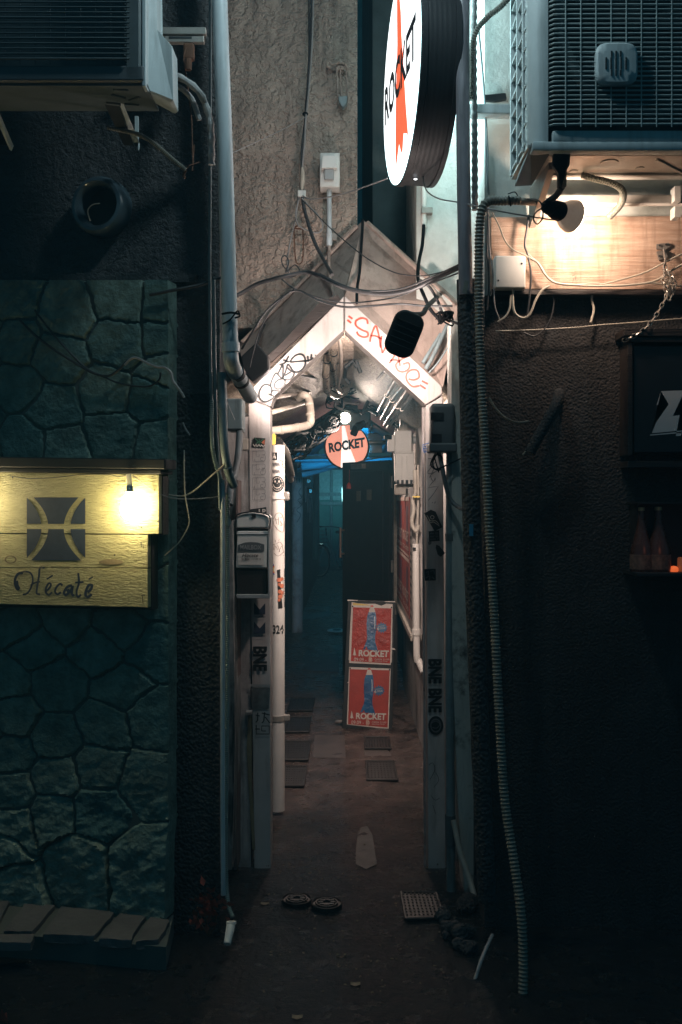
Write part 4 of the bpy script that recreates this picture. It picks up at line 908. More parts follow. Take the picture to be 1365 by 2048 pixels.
part('yellow_tag', lambda b: boxpx(b, 826, 992, 840, 995, 6.04, 6.06), M['paper_yellow'], t)
# gas regulator / heater
t = thing('regulator', 'white boxy valve unit brightly lit on the right alley wall', 'regulator')
part('upper_body', lambda b: boxpx(b, 790, 861, 824, 904, 6.9, 7.02, .006), M['plastic_white'], t)
part('lower_body', lambda b: prismpx(b, [(790, 906), (829, 906), (830, 962), (824, 968), (796, 968), (791, 962)], 6.89, 7.03, .005), M['plastic_white'], t)
part('ribs', lambda b: [boxpx(b, x, 912, x+3, 962, 6.875, 6.9, .001) for x in (803, 814)]+[boxpx(b, 790, 903, 829, 906, 6.88, 7.0, .001)], M['plastic_white'], t)
part('side_valve', lambda b: (boxpx(b, 776, 870, 792, 903, 6.93, 7.0, .004), cyl(b, P(768, 875, 6.95), P(780, 875, 6.95), .012, 12)), M['plastic_white'], t)
part('knob', lambda b: cyl(b, P(770, 875, 6.94), P(784, 875, 6.94), .018, 12), M['black_rubber'], t)
part('screws', lambda b: [boxpx(b, x, 960, x+5, 968, 6.87, 6.89) for x in (794, 803, 812, 821)], M['black_metal'], t)
part('side_cap', lambda b: cyl(b, P(826, 880, 6.93), P(832, 880, 6.93), .025, 14), M['plastic_grey'], t)
part('elbow_pipe', lambda b: (tube(b, [P(807, 862, 6.95), P(809, 840, 6.95), P(812, 826, 6.95), P(822, 820, 6.95), P(836, 820, 6.95), P(850, 822, 6.9)], .030, seg=14, n=6), tube(b, [P(807, 862, 6.95), P(807, 856, 6.95)], .042, seg=14, n=1), tube(b, [P(810, 842, 6.95), P(811, 836, 6.95)], .037, seg=14, n=1)), M['pipe_cream'], t, True)
part('loop_hose', lambda b: tube(b, [P(815, 842, 7.0), P(832, 848, 6.98), P(836, 870, 6.95), P(836, 930, 6.9)], .018, seg=10, n=6), M['pipe_cream'], t, True)
t = thing('meter', 'grey meter box behind the white valve unit', 'meter')
part('case', lambda b: boxpx(b, 792, 838, 806, 858, 7.1, 7.2, .01), M['plastic_grey'], t); part('bracket', lambda b: boxpx(b, 790, 968, 832, 990, 7.0, 7.06, .01), M['pipe_cream'], t)
# ================================================================== CEILING PIPES
def ptube(name, label, cat, pts, r, m, group=None, cor=0, seg=12, n=8):
    bm = NB(); tube(bm, [P(*p) for p in pts], r, seg=seg, n=n, cor=cor)
    return tag(link(name, bm, m, smooth=True), label, cat, group)
for k, (pts, lb) in enumerate((([(620, 712, 5.2), (632, 698, 5.2), (650, 700, 5.3), (655, 720, 5.4), (652, 750, 5.5), (655, 780, 5.8), (670, 792, 6.2), (690, 786, 6.6)], 'shiny jacketed pipe, lower of two snaking under the ridge'),
                               ([(640, 690, 5.3), (660, 692, 5.3), (668, 705, 5.35), (666, 735, 5.5), (668, 765, 5.8), (680, 782, 6.2), (694, 778, 6.6)], 'shiny jacketed pipe, upper of two snaking under the ridge'))):
    t = thing('insulated_pipe', lb, 'pipe', 'shiny pipes snaking under the ridge')
    part('pipe', lambda b: tube(b, [P(*p) for p in pts], .020, seg=14, n=8), M['jacket'], t, True)
    part('band', lambda b: [tube(b, [P(*a), P(*a)+(P(*c_)-P(*a)).normalized()*.012], .0225, seg=14, n=1) for a, c_ in zip(pts[1:-1], pts[2:])], M['cast_iron'], t)
ptube('ridge_pipe', 'thin pipe hanging straight beside the ridge shadow', 'pipe', [(678, 672, 4.9), (682, 700, 5.0), (682, 740, 5.3), (676, 775, 5.8)], .010, M['steel'])
t = thing('elbow_pipe', 'taped elbow pipe bending along the left ceiling slope', 'pipe')
part('pipe', lambda b: tube(b, [P(540, 862, 5.2), P(590, 856, 5.3), P(616, 850, 5.4), P(622, 838, 5.4), P(618, 800, 5.5), P(608, 790, 5.5), P(598, 796, 5.55)], .022, seg=16, n=5), M['pipe_cream'], t, True)
part('tape_joint', lambda b: [tube(b, [P(x, y, d), P(x2, y2, d)], .0245, seg=16, n=1) for x, y, x2, y2, d in ((560, 860.5, 566, 860, 5.24), (592, 856, 600, 854, 5.32), (621, 832, 620.5, 826, 5.42), (619, 812, 618.5, 806, 5.47))], M['pipe_cream'], t, True)
for k, (pts, r, lb) in enumerate((([(793, 758, 4.9), (775, 790, 5.6), (758, 822, 6.5)], .012, 'leftmost slanting conduit on the right ceiling slope'),
                                  ([(808, 770, 5.0), (785, 800, 5.7), (764, 838, 6.8)], .012, 'second slanting conduit on the right ceiling slope'),
                                  ([(818, 778, 5.0), (795, 812, 5.8), (770, 850, 7.0)], .014, 'third slanting conduit on the right ceiling slope'),
                                  ([(830, 782, 5.0), (805, 818, 5.8), (775, 856, 7.2)], .010, 'thin rightmost slanting conduit on the right ceiling slope'))):
    t = thing('ceiling_conduit', lb, 'conduit', 'conduits slanting down the right ceiling slope')
    part('tube', lambda b: tube(b, [P(*p) for p in pts], r, seg=10, n=4), M['steel'], t, True)
    part('coupling', lambda b: tube(b, [P(*pts[1]), P(*pts[1])+(P(*pts[2])-P(*pts[1])).normalized()*.03], r*1.35, seg=10, n=1), M['steel'], t)
for k, (pts, r, lb) in enumerate((([(882, 668, 4.3), (862, 700, 4.28), (846, 726, 4.27)], .008, 'left of three conduits on the hood behind the flood lamp'),
                                  ([(895, 650, 4.3), (870, 705, 4.28), (852, 738, 4.27)], .009, 'middle of three conduits on the hood behind the flood lamp'),
                                  ([(912, 668, 4.25), (880, 720, 4.26), (858, 746, 4.27)], .004, 'thin right conduit on the hood behind the flood lamp'))):
    ptube('hood_conduit', lb, 'conduit', pts, r, M['pipe_teal'], 'conduits on the right hood')
t = thing('black_bracket', 'black angle bracket hanging under the ridge', 'bracket')
part('arm', lambda b: [tube(b, [P(x, y, d) for x, y, d in l], .011, seg=6, n=1) for l in (((690, 735, 5.6), (706, 722, 5.6), (714, 735, 5.6)), ((692, 735, 5.6), (690, 755, 5.7), (700, 768, 5.7)), ((712, 720, 5.6), (722, 746, 5.6)))], M['black_metal'], t)
t = thing('black_bracket', 'dark steel arm beside the slanting conduits', 'bracket')
part('arm', lambda b: [tube(b, [P(x, y, d) for x, y, d in l], .014, seg=6, n=1) for l in (((722, 828, 7.3), (735, 818, 7.3), (755, 830, 7.2)), ((728, 822, 7.3), (738, 800, 7.2)))], M['dark_wood'], t)
for k, (pts, r, m_, lb) in enumerate((
    ([(532, 828, 4.6), (590, 812, 5.8), (630, 800, 7.6)], .013, 'pipe_cream', 'lower of the long pipes along the left ceiling slope'),
    ([(548, 796, 4.6), (605, 786, 5.9), (645, 782, 7.8)], .010, 'steel', 'middle long pipe along the left ceiling slope'),
    ([(572, 746, 4.6), (628, 756, 5.9), (660, 762, 7.8)], .008, 'cable_dark', 'upper dark conduit along the left ceiling slope'),
    ([(742, 700, 5.0), (728, 725, 6.0), (714, 755, 7.8)], .009, 'steel', 'conduit running back just right of the ridge'),
    ([(770, 742, 5.0), (752, 762, 6.0), (730, 785, 7.8)], .007, 'cable_dark', 'dark conduit on the right slope left of the slanting ones'))):
    ptube('ceiling_pipe', lb, 'pipe', pts, r, M[m_], 'long pipes under the tunnel roof')
rg0 = random.Random(21)
t = thing('cable_tangle', 'loose black cables hanging under the ridge above the lamp', 'cables')
part('cables', lambda b: [tube(b, [P(rg0.uniform(650, 740), rg0.uniform(740, 815), 6.6+j*.2) for j in range(5)], rg0.uniform(.003, .007), seg=6, n=6) for k in range(7)], M['black_rubber'], t)
t = thing('cable_tangle', 'black cables and small fittings beside the right slanting conduits', 'cables')
part('cables', lambda b: [tube(b, [P(740+j*14+rg0.uniform(-6, 6), 815+j*8+rg0.uniform(-10, 10), 7.3-j*.05) for j in range(6)], rg0.uniform(.003, .006), seg=6, n=6) for k in range(6)], M['black_rubber'], t)
# cable tangle
rg = random.Random(11)
t = thing('cable_tangle', 'tangled black cables drooping from the left wall to the lamp', 'cables')
def tang(b):
    for k in range(16):
        x0_, y0_ = 548+rg.uniform(0, 34), 888+rg.uniform(-10, 40); pts = []
        for j in range(7):
            u = j/6; pts.append(P(x0_+(690-x0_)*u+rg.uniform(-8, 8), y0_+(822-y0_)*u+rg.uniform(-12, 12)+14*math.sin(u*3.1)*rg.uniform(-.3, 1), 6.6+u*1.1+rg.uniform(-.05, .05)))
        tube(b, pts, rg.uniform(.004, .013), seg=6, n=5)
part('cables', tang, M['black_rubber'], t)
part('loops', lambda b: [torus(b, P(x, y, 7.0), (.3, -1, .2), r_, .006, 20, 6) for x, y, r_ in ((634, 868, .05), (640, 862, .04), (612, 896, .04), (600, 905, .05), (668, 842, .045))], M['black_rubber'], t)
[part('cable_clip', lambda b: box(b, P(x, y, 6.9), (.05, .04, .07), Matrix.Rotation(a_, 3, 'Y'), .012), M['black_rubber'], t) for x, y, a_ in ((590, 900, .5), (605, 880, .9), (652, 850, .8), (575, 915, .2), (710, 862, .4), (722, 850, 1.2))]
t = thing('cable_tangle', 'short coil of cable just above the lamp', 'cables')
part('coil', lambda b: [tube(b, [P(676, 800, 7.2), P(672, 812, 7.2), P(684, 818, 7.2), P(688, 804, 7.2), P(680, 796, 7.1), P(668, 800, 7.2)], .009, seg=8, n=6), tube(b, [P(660, 792, 7.0), P(668, 800, 7.1), P(690, 806, 7.2), P(720, 808, 7.3)], .007, seg=8, n=6)], M['cable_grey'], t)
# left wall lateral pipes and meters behind white pipe
for k, (pts, lb) in enumerate((([(556, 880, 5.6), (572, 905, 5.8), (580, 935, 6.2), (584, 950, 6.8)], 'bent pipe behind the stickered pipe, nearest'), ([(560, 920, 6.0), (576, 940, 6.4), (582, 960, 7.0)], 'bent pipe behind the stickered pipe, lower'))):
    ptube('side_pipe', lb, 'pipe', pts, .022, M['pipe_cream'], 'short pipes behind the stickered pipe')
for k, (x, y, d) in enumerate(((612, 945, 13.2), (617, 965, 14.5), (621, 985, 15.8))):
    t = thing('electric_meter', ('nearest', 'middle', 'farthest')[k]+' of the small meters on the wall past the rusty pipe', 'meter', 'meters on the far left wall')
    part('case', lambda b: boxpx(b, x-5, y-12, x+5, y+10, d, d+.15, .015), M['plastic_grey'], t)
    part('dial', lambda b: cyl(b, P(x, y-3, d-.03), P(x, y-3, d), .03, 14), M['chrome'], t)
    part('conduit', lambda b: tube(b, [P(x, y+8, d+.05), P(x, y+60, d+.05)], .015, seg=8, n=1), M['pipe_teal'], t)
ptube('green_pipe', 'green pipe standing by the far end of the alley', 'pipe', [(632, 900, 17), (632, 1120, 17)], .05, M['green_wall'], n=1)
ptube('blue_cross_pipe', 'blue wrapped pipe crossing the alley under the far roof', 'pipe', [(604, 932, 10.6), (640, 928, 10.6), (672, 918, 10.6), (700, 905, 10.6)], .05, M['blue_sheet'])
ptube('blue_cross_pipe', 'slanting blue wrapped pipe below another blue pipe', 'pipe', [(604, 948, 11), (640, 938, 11), (668, 930, 11), (700, 925, 11)], .045, M['blue_sheet'])
# ================================================================== BICYCLE
t = thing('bicycle', 'bicycle parked at the dim teal far end of the alley', 'bicycle')
O = P(640, 1112, 20.6); O.z = .33; ang = math.radians(-52); bxv = Vector((math.cos(ang), -math.sin(ang), 0)); bnv = Vector((-bxv.y, bxv.x, 0)); UZ = Vector((0, 0, 1))
def bp(a, z): return O+bxv*a+UZ*(z-.33)
for a in (0, 1.05):
    wh = part('wheel', lambda b: torus(b, bp(a, .33), bnv, .30, .012, 36, 8), M['steel'], t, True)
    part('tyre', lambda b: torus(b, bp(a, .33), bnv, .325, .018, 36, 8), M['black_rubber'], wh, True)
    part('spokes', lambda b: [tube(b, [bp(a, .33), bp(a, .33)+bxv*.3*math.cos(q)+UZ*.3*math.sin(q)], .0022, seg=4, n=1) for q in [k*math.pi/10 for k in range(20)]], M['steel'], wh)
    part('mudguard', lambda b: tube(b, [bp(a, .33)+bxv*.355*math.cos(q)+UZ*.355*math.sin(q) for q in [math.radians(20+k*14) for k in range(11)]], .016, seg=6, n=1), M['chrome'], t)
part('frame', lambda b: [tube(b, [bp(*x), bp(*y)], .016, seg=8, n=1) for x, y in (((.22, .85), (.0, .33)), ((.22, .80), (.55, .32)), ((.55, .32), (.68, .82)), ((.55, .32), (1.05, .33)), ((.68, .75), (1.05, .33)))], mat('bike_paint', (.2, .35, .36), .3), t)
part('handlebar', lambda b: (tube(b, [bp(.22, .85), bp(.2, 1.02)], .014, seg=8, n=1), tube(b, [bp(.36, 1.02)-bnv*.26, bp(.2, 1.05)-bnv*.18, bp(.16, 1.04), bp(.2, 1.05)+bnv*.18, bp(.36, 1.02)+bnv*.26], .011, seg=8, n=4)), M['chrome'], t)
part('saddle', lambda b: box(b, bp(.72, .92), (.24, .15, .06), Matrix.Rotation(math.atan2(bxv.y, bxv.x), 3, 'Z'), .02), M['black_rubber'], t)
part('seat_post', lambda b: tube(b, [bp(.68, .8), bp(.71, .9)], .013, seg=8, n=1), M['chrome'], t)
part('basket', lambda b: [tube(b, [bp(-.22, z)-bnv*.16, bp(-.22, z)+bnv*.16, bp(.08, z)+bnv*.16, bp(.08, z)-bnv*.16, bp(-.22, z)-bnv*.16], .004, seg=4, n=1) for z in (.72, .80, .88, .96)]+[tube(b, [bp(x, .72)+bnv*y, bp(x, .96)+bnv*y], .004, seg=4, n=1) for x in (-.22, -.07, .08) for y in (-.16, 0, .16)], M['steel'], t)
part('crank', lambda b: (torus(b, bp(.55, .30), bnv, .09, .006, 24, 6), tube(b, [bp(.55, .30), bp(.62, .16)], .01, seg=6, n=1), box(b, bp(.62, .15), (.08, .08, .02))), M['steel'], t)
part('head_lamp', lambda b: cyl(b, bp(-.04, .62), bp(.03, .62), .035, 12), M['chrome'], t)
t = thing('street_lamp', 'cool white wall lamp above the lane, out of the photo', 'lamp')
part('arm', lambda b: tube(b, [(-.25, 4.62, 4.9), (-.2, 3.9, 5.0), (.02, 3.1, 4.15)], .015, seg=8, n=5), M['galv'], t)
part('hood', lambda b: lathe(b, (.05, 2.9, 4.02), (0, 0, 1), [(.10, 0), (.10, .02), (.05, .08), (.02, .12)], 24), M['galv'], t)
part('globe', lambda b: lathe(b, (.05, 2.9, 4.01), (0, 0, -1), [(.07, 0), (.065, .03), (.03, .06), (.001, .07)], 24), mat('globe', (1, 1, 1), .4, emit=(.7, .95, 1), es=6), t, True)
lamp('street_light', 'POINT', (.05, 2.9, 3.92), 36, (.72, .95, 1), .07, t)
# ================================================================== AC UNIT, RIGHT
t = thing('air_conditioner', 'teal lit outdoor unit with wire grille above the warm lamp', 'air conditioner')
X0 = .579; ZB = 2.749; YF = 3.20; YB = 3.55
def acbody(b):
    box(b, (X0+.035, (YF+YB)/2+.02, ZB+.45), (.024, YB-YF-.12, .9), None, 0)
    box(b, (X0+.47, YB-.01, ZB+.45), (.92, .02, .9))
    box(b, (X0+.47, (YF+YB)/2, ZB+.9), (.94, YB-YF, .02))
part('casing', acbody, M['ac_dark'], t)
def corner_post(b):
    pts = []
    for k in range(7):
        a = math.radians(90*k/6); pts.append(Vector((X0+.055-.055*math.cos(a), YF+.055-.055*math.sin(a), ZB)))
    pts += [Vector((X0+.062, YF, ZB)), Vector((X0+.062, YF+.01, ZB)), Vector((X0+.012, YF+.07, ZB)), Vector((X0, YF+.07, ZB))]
    prism(b, pts, (0, 0, .95))
part('corner_post', corner_post, M['ac_paint'], t, True)
part('bottom_rail', lambda b: (box(b, (X0+.54, YF+.012, ZB+.020), (.93, .03, .040), None, .008), box(b, (X0+.50, YF+.02, ZB-.012), (.98, .05, .03), None, .006)), M['ac_paint'], t, True)
part('side_louvre', lambda b: ([box(b, (X0+.004, y, ZB+.47), (.02, .018, .94)) for y in (YF+.09, YF+.20, YB-.02)]+[box(b, (X0+.004, YF+.19, ZB+.02+.062*k), (.014, .28, .007)) for k in range(16)]), M['ac_paint'], t)
def grille(b):
    k = 0; z = ZB+.055
    while z < ZB+.80:
        tube(b, [(X0+.062, YF+.012, z), (X0+.075, YF-.004, z), (X0+.10, YF-.010, z), (X0+.30, YF-.012, z), (X0+.85, YF-.012, z)], .0030 if k % 5 else .0036, seg=6, n=3); z += .0153; k += 1
    for k in range(14):
        x = X0+.115+.0485*k; tube(b, [(x, YF-.014, ZB+.045), (x, YF-.014, ZB+.85)], .0022, seg=5, n=1)
part('grille', grille, M['ac_wire'], t)
part('fan_ring', lambda b: torus(b, (X0+.42, YF+.05, ZB+.42), (0, 1, 0), .31, .02, 48, 8), M['ac_dark'], t)
part('fan', lambda b: [prism(b, [Vector((X0+.42, YF+.10, ZB+.42)), Vector((X0+.42+.28*math.cos(a), YF+.08, ZB+.42+.28*math.sin(a))), Vector((X0+.42+.28*math.cos(a+.9), YF+.12, ZB+.42+.28*math.sin(a+.9)))], (0, .004, 0)) for a in (0, 2.1, 4.2)], M['fin'], t)
part('coil_fins', lambda b: [box(b, (X0+.06+.02*k, YB-.05, ZB+.45), (.004, .03, .88)) for k in range(42)], M['fin'], t)
part('front_backing', lambda b: box(b, (X0+.48, YF+.16, ZB+.45), (.86, .01, .88)), M['fin'], t)
bd = part('badge', lambda b: boxpx(b, 1191, 86, 1278, 170, YF-.040, YF-.008, .0), M['ac_paint'], t); C.objects.unlink(bd); bpy.data.objects.remove(bd)
def badge(b):
    c_ = P(1234, 127, YF-.03); s_ = 42/F*(YF-.03)
    o1 = []; 
    for (r_, y_) in ((1.0, YF-.012), (1.0, YF-.028), (.9, YF-.036), (.62, YF-.038)):
        ring_ = []
        for k in range(32):
            a = 2*math.pi*(k+.5)/32; ca, sa = math.cos(a), math.sin(a); e = (abs(ca)**4.5+abs(sa)**4.5)**(-1/4.5)
            ring_.append(b.verts.new((c_.x+s_*r_*e*ca, y_, c_.z+s_*r_*e*sa)))
        o1.append(ring_)
    for p, q in zip(o1, o1[1:]):
        for k in range(32): b.faces.new((p[k], p[(k+1) % 32], q[(k+1) % 32], q[k]))
    b.faces.new(o1[-1]); b.faces.new(o1[0][::-1])
bd = part('badge', badge, M['ac_paint'], t, True)
part('slots', lambda b: [boxpx(b, x-1.6, y-5.5, x+1.6, y+5.5, YF-.0405, YF-.036) for y, xs_ in ((107, (-9, 0, 9)), (120, (-20, -10, 0, 10, 20)), (132, (-20, -10, 0, 10, 20)), (145, (-9, 0, 9))) for x in [1233+q for q in xs_]], M['fin'], bd)
part('base_plate', lambda b: (box(b, (X0+.48, (YF+YB)/2+.01, ZB-.003), (.96, YB-YF-.03, .012), None, .002), [box(b, (X0+.46, YF+q, ZB-.012), (.76, .014, .012), None, .004) for q in (.045, .075)], [cyl(b, (X0+x, YF+y, ZB-.006), (X0+x, YF+y, ZB-.012), r_, 16) for x, y, r_ in ((.30, .16, .03), (.42, .22, .016), (.60, .15, .022), (.68, .12, .02), (.20, .25, .015), (.74, .23, .016))], box(b, (X0+.52, YF+.20, ZB-.010), (.20, .012, .01), Matrix.Rotation(.8, 3, 'Z'), .003), box(b, (X0+.35, YF+.28, ZB-.011), (.5, .02, .014), None, .004)), M['galv'], t)
part('drain_hose', lambda b: tube(b, [(X0+.23, YF+.26, ZB-.02), (X0+.27, YF+.25, ZB-.035), (X0+.33, YF+.25, ZB-.05), (X0+.375, YF+.27, ZB-.07), (X0+.385, YF+.32, ZB-.10), (X0+.36, YF+.38, ZB-.13)], .013, seg=10, n=6, cor=.008), M['hose_cream'], t)
part('side_foot', lambda b: prism(b, [P(1031, 364, 3.5), P(1065, 362, 3.38), P(1100, 300, 3.22), P(1062, 286, 3.2)], (0, .01, -.012)), M['ac_dark'], t)
part('wall_arm', lambda b: box(b, (X0-.07, 3.64, 3.02), (.16, .06, .035), None, .003), M['ac_paint'], t)
part('rubber_wrap', lambda b: (prism(b, [P(1108, 296, 3.22), P(1143, 294, 3.22), P(1140, 330, 3.24), P(1133, 340, 3.25), P(1134, 372, 3.28), P(1124, 378, 3.3), P(1116, 372, 3.3), P(1118, 345, 3.26), P(1106, 330, 3.24)], (0, .02, 0), .002)), M['tape_black'], t)
# rail + white pipe under the unit, bracket bars
t = thing('support_bracket', 'metal wall bracket carrying the right outdoor unit', 'bracket')
part('strut', lambda b: [prism(b, [Vector((x, YB+.1, ZB-.01)), Vector((x, YF+.1, ZB-.03)), Vector((x, YF+.11, ZB-.05)), Vector((x, YB+.14, ZB-.16))], (.022, 0, 0)) for x in (X0+.085,)], M['galv'], t)
part('rail', lambda b: box(b, (X0+.52, 3.60, ZB-.065), (.86, .03, .03), None, .002), M['galv'], t)
part('hook_plate', lambda b: [boxpx(b, 1350, 372, 1362, 402, 3.55, 3.6), boxpx(b, 1350, 412, 1362, 434, 3.55, 3.6)], M['plastic_white'], t)
ptube('wall_pipe', 'white pipe running level just under the right outdoor unit', 'pipe', [(1080, 408, 3.60), (1200, 406, 3.60), (1345, 404, 3.60), (1480, 404, 3.60)], .014, M['pipe_white'], n=1)
# ---- lamp
t = thing('reflector_lamp', 'lit reflector bulb in a taped black socket beside the wooden board', 'lamp')
la = P(1092, 412, 3.38); lb = P(1168, 442, 3.50); lax = (lb-la).normalized()
part('socket', lambda b: lathe(b, la, lax, [(.012, -.01), (.022, 0), (.026, .02), (.024, .03), (.028, .035), (.032, .05), (.034, .072), (.030, .078)], 20), M['black_rubber'], t, True)
part('bulb', lambda b: lathe(b, la+lax*.076, lax, [(.026, 0), (.034, .012), (.046, .028), (.054, .045), (.057, .058)], 28), M['glass_bulb'], t, True)
part('bulb_face', lambda b: lathe(b, la+lax*.134, lax, [(.056, 0), (.05, .010), (.03, .017), (.001, .02)], 28), M['bulb_face'], t, True)
part('socket_arm', lambda b: tube(b, [la+lax*-.005, P(1098, 402, 3.38), P(1112, 392, 3.35), P(1124, 375, 3.3)], .011, seg=8, n=4), M['tape_black'], t)
part('lead', lambda b: tube(b, [la, P(1072, 425, 3.4), P(1068, 440, 3.42), P(1076, 448, 3.42), P(1086, 434, 3.40), P(1084, 410, 3.38), P(1074, 400, 3.42), P(1050, 398, 3.5)], .0028, seg=6, n=6), M['cable_dark'], t)
lamp('lamp_light', 'SPOT', la+lax*.19+Vector((.0, -.02, .0)), 11.5, (1, .76, .60), .03, t, target=la+lax*.19+Vector((.1, 1, .05)), angle=172, blend=.3)
# ---- wooden board and what is on it
t = thing('wooden_board', 'bare plywood board lit warm under the right outdoor unit', 'board')
bwd = part('board', lambda b: prismpx(b, [(982, 434), (1700, 430), (1700, 581), (984, 577)], 3.655, 3.698, .002), M['wood_board'], t)
part('lower_edge', lambda b: prismpx(b, [(984, 578), (1700, 582), (1700, 592), (984, 588)], 3.645, 3.698), M['dark_wood'], t)
part('scratches', lambda b: [stroke(b, flat(3.6535), l, .8, 3) for l in ([(1145, 552), (1150, 549)], [(1148, 556), (1146, 565)], [(1152, 553), (1151, 560)])], M['ink_black'], t)
t = thing('junction_box', 'square white junction box screwed at the left end of the wooden board', 'junction box')
part('cover', lambda b: boxpx(b, 990, 511, 1052, 576, 3.60, 3.655, .006, 3), M['plastic_white'], t, True)
[part('screw', lambda b: cyl(b, P(x, y, 3.598), P(x, y, 3.602), .0035, 12), M['cast_iron'], t) for x, y in ((1044, 527), (997, 561))]
t = thing('hook_bracket', 'small steel hinge hook screwed to the wooden board', 'hook')
part('plate', lambda b: (prismpx(b, [(1314, 488), (1338, 485), (1342, 492), (1330, 500), (1314, 498)], 3.645, 3.652), prismpx(b, [(1314, 503), (1332, 500), (1336, 515), (1318, 520)], 3.645, 3.652)), M['steel'], t)
part('hook', lambda b: tube(b, [P(1328, 500, 3.64), P(1331, 520, 3.61), P(1328, 538, 3.6), P(1332, 550, 3.6), P(1340, 548, 3.61)], .004, seg=8, n=5), M['steel'], t)
[part('screw', lambda b: cyl(b, P(x, y, 3.64), P(x, y, 3.646), .004, 10), M['cast_iron'], t) for x, y in ((1320, 491), (1333, 489), (1320, 512))]
def chain(b, pts, pitch, R0, r0):
    path = resample(smoothpath([P(*p) for p in pts], 10), pitch)
    for i, (p, q) in enumerate(zip(path, path[1:])):
        tt_ = (q-p).normalized(); n1 = tt_.cross(Vector((0, 1, 0))).normalized(); n2 = tt_.cross(n1)
        nn = n1 if i % 2 else (n1*.3+n2).normalized(); mid = (p+q)/2; e = []
        sd_ = tt_.cross(nn)
        for k in range(11):
            a = 2*math.pi*k/10; e.append(mid+tt_*math.cos(a)*pitch*.72+sd_*math.sin(a)*R0)
        tube(b, e, r0, seg=5, n=1, cap=False)
t = thing('chain', 'pale steel chain hanging from the hook down to the dark shop sign', 'chain')
part('links', lambda b: (chain(b, [(1330, 530, 3.6), (1338, 560, 3.6), (1334, 590, 3.58), (1322, 615, 3.58), (1306, 640, 3.58), (1285, 662, 3.58), (1268, 672, 3.58), (1250, 680, 3.6)], .019, .0075, .0019),
    chain(b, [(1332, 545, 3.59), (1326, 560, 3.57), (1332, 580, 3.57), (1340, 600, 3.57), (1344, 570, 3.58), (1336, 545, 3.59)], .017, .0075, .0019), chain(b, [(1340, 545, 3.58), (1350, 565, 3.58), (1345, 585, 3.58), (1330, 560, 3.57)], .017, .0075, .0019)), M['chain'], t)
# ---- dark sign with white letters, window with bottles
t = thing('shop_sign', 'black shop sign cut by the photo edge with slanted white letters', 'sign')
part('board', lambda b: boxpx(b, 1268, 692, 1600, 905, 3.60, 3.66, .003), M['sign_black'], t)
part('frame', lambda b: (boxpx(b, 1248, 657, 1600, 672, 3.58, 3.70, .002), boxpx(b, 1262, 675, 1600, 684, 3.585, 3.70, .002), boxpx(b, 1256, 686, 1266, 910, 3.59, 3.70, .002), boxpx(b, 1256, 922, 1600, 935, 3.6, 3.70, .002)), M['dark_wood'], t)
def zr_(l): return [(900+.3407*x, 600+.3407*y) for x, y in l]
ls = flat(3.598)
part('letter', lambda b: (poly(b, ls, zr_([(1240, 535), (1380, 530), (1362, 600), (1310, 680), (1385, 672), (1372, 765), (1186, 782), (1210, 720), (1285, 612), (1214, 616)])), poly(b, ls, zr_([(1226, 622), (1262, 620), (1256, 634), (1224, 634)])), poly(b, ls, zr_([(1176, 790), (1370, 772), (1370, 780), (1176, 796)]))), M['sign_letter'], t)
part('letter', lambda b: (poly(b, ls, [(1370, 775), (1395, 775), (1410, 872), (1388, 872), (1385, 850), (1368, 850), (1362, 872), (1352, 872)])), M['sign_letter'], t)
part('letter', lambda b: (poly(b, ls, [(1412, 775), (1450, 775), (1444, 800), (1428, 872), (1408, 872)])), M['sign_letter'], t)
t = thing('shop_window', 'dim window with bottle shelf cut by the right photo edge', 'window')
part('recess', lambda b: boxpx(b, 1280, 1010, 1520, 1147, 3.66, 3.698), mat('recess', (.02, .012, .01), .6), t)
part('sill', lambda b: (boxpx(b, 1274, 1146, 1530, 1153, 3.52, 3.698, .002), boxpx(b, 1276, 1004, 1530, 1009, 3.56, 3.698, .002), boxpx(b, 1275.5, 1009, 1279.5, 1147, 3.60, 3.698)), M['black_metal'], t)
glowm = mat('bottle_lit', (.16, .05, .035), .35, var=.4, vs=12)
for k, (x, w_, y0_, lb) in enumerate(((1283, 22, 1015, 'tall brown bottle, left one half hidden by the window edge'), (1317, 24, 1014, 'tall brown bottle standing in the middle of the dim window'))):
    t = thing('bottle', lb, 'bottle', 'tall bottles in the dim window')
    c_ = P(x, 1146, 3.60); hgt = (1146-y0_)/F*3.60; rr = w_/F*3.60
    part('glass', lambda b: lathe(b, c_+Vector((0, 0, .001)), (0, 0, 1), [(rr*.95, 0), (rr, .008), (rr, hgt*.34), (rr*.8, hgt*.45), (rr*.45, hgt*.68), (rr*.27, hgt*.85), (rr*.25, hgt*.96)], 24), M['bottle_glass'], t, True)
    part('cap', lambda b: lathe(b, c_+Vector((0, 0, hgt*.95)), (0, 0, 1), [(rr*.30, 0), (rr*.30, hgt*.05), (rr*.2, hgt*.055)], 16), M['brass'], t)
    part('paper_label', lambda b: lathe(b, c_+Vector((0, 0, hgt*.06)), (0, 0, 1), [(rr*1.01, 0), (rr*1.02, .002), (rr*1.02, hgt*.22), (rr*1.01, hgt*.225)], 24), mat('blabel', (.3, .14, .09), .7, var=.6, vs=60), t)
t = thing('ember_lamp', 'small glowing orange lamp at the foot of the bottles', 'lamp')
part('shade', lambda b: lathe(b, P(1348, 1145, 3.585), (0, 0, 1), [(.012, 0), (.016, .006), (.016, .016), (.010, .022), (.001, .024)], 18), M['ember'], t, True)
part('base', lambda b: lathe(b, P(1348, 1146, 3.585), (0, 0, 1), [(.014, 0), (.014, .003), (.001, .003)], 18), M['brass'], t)
t = thing('ember_lamp', 'faint orange glass standing at the very right edge of the window', 'lamp')
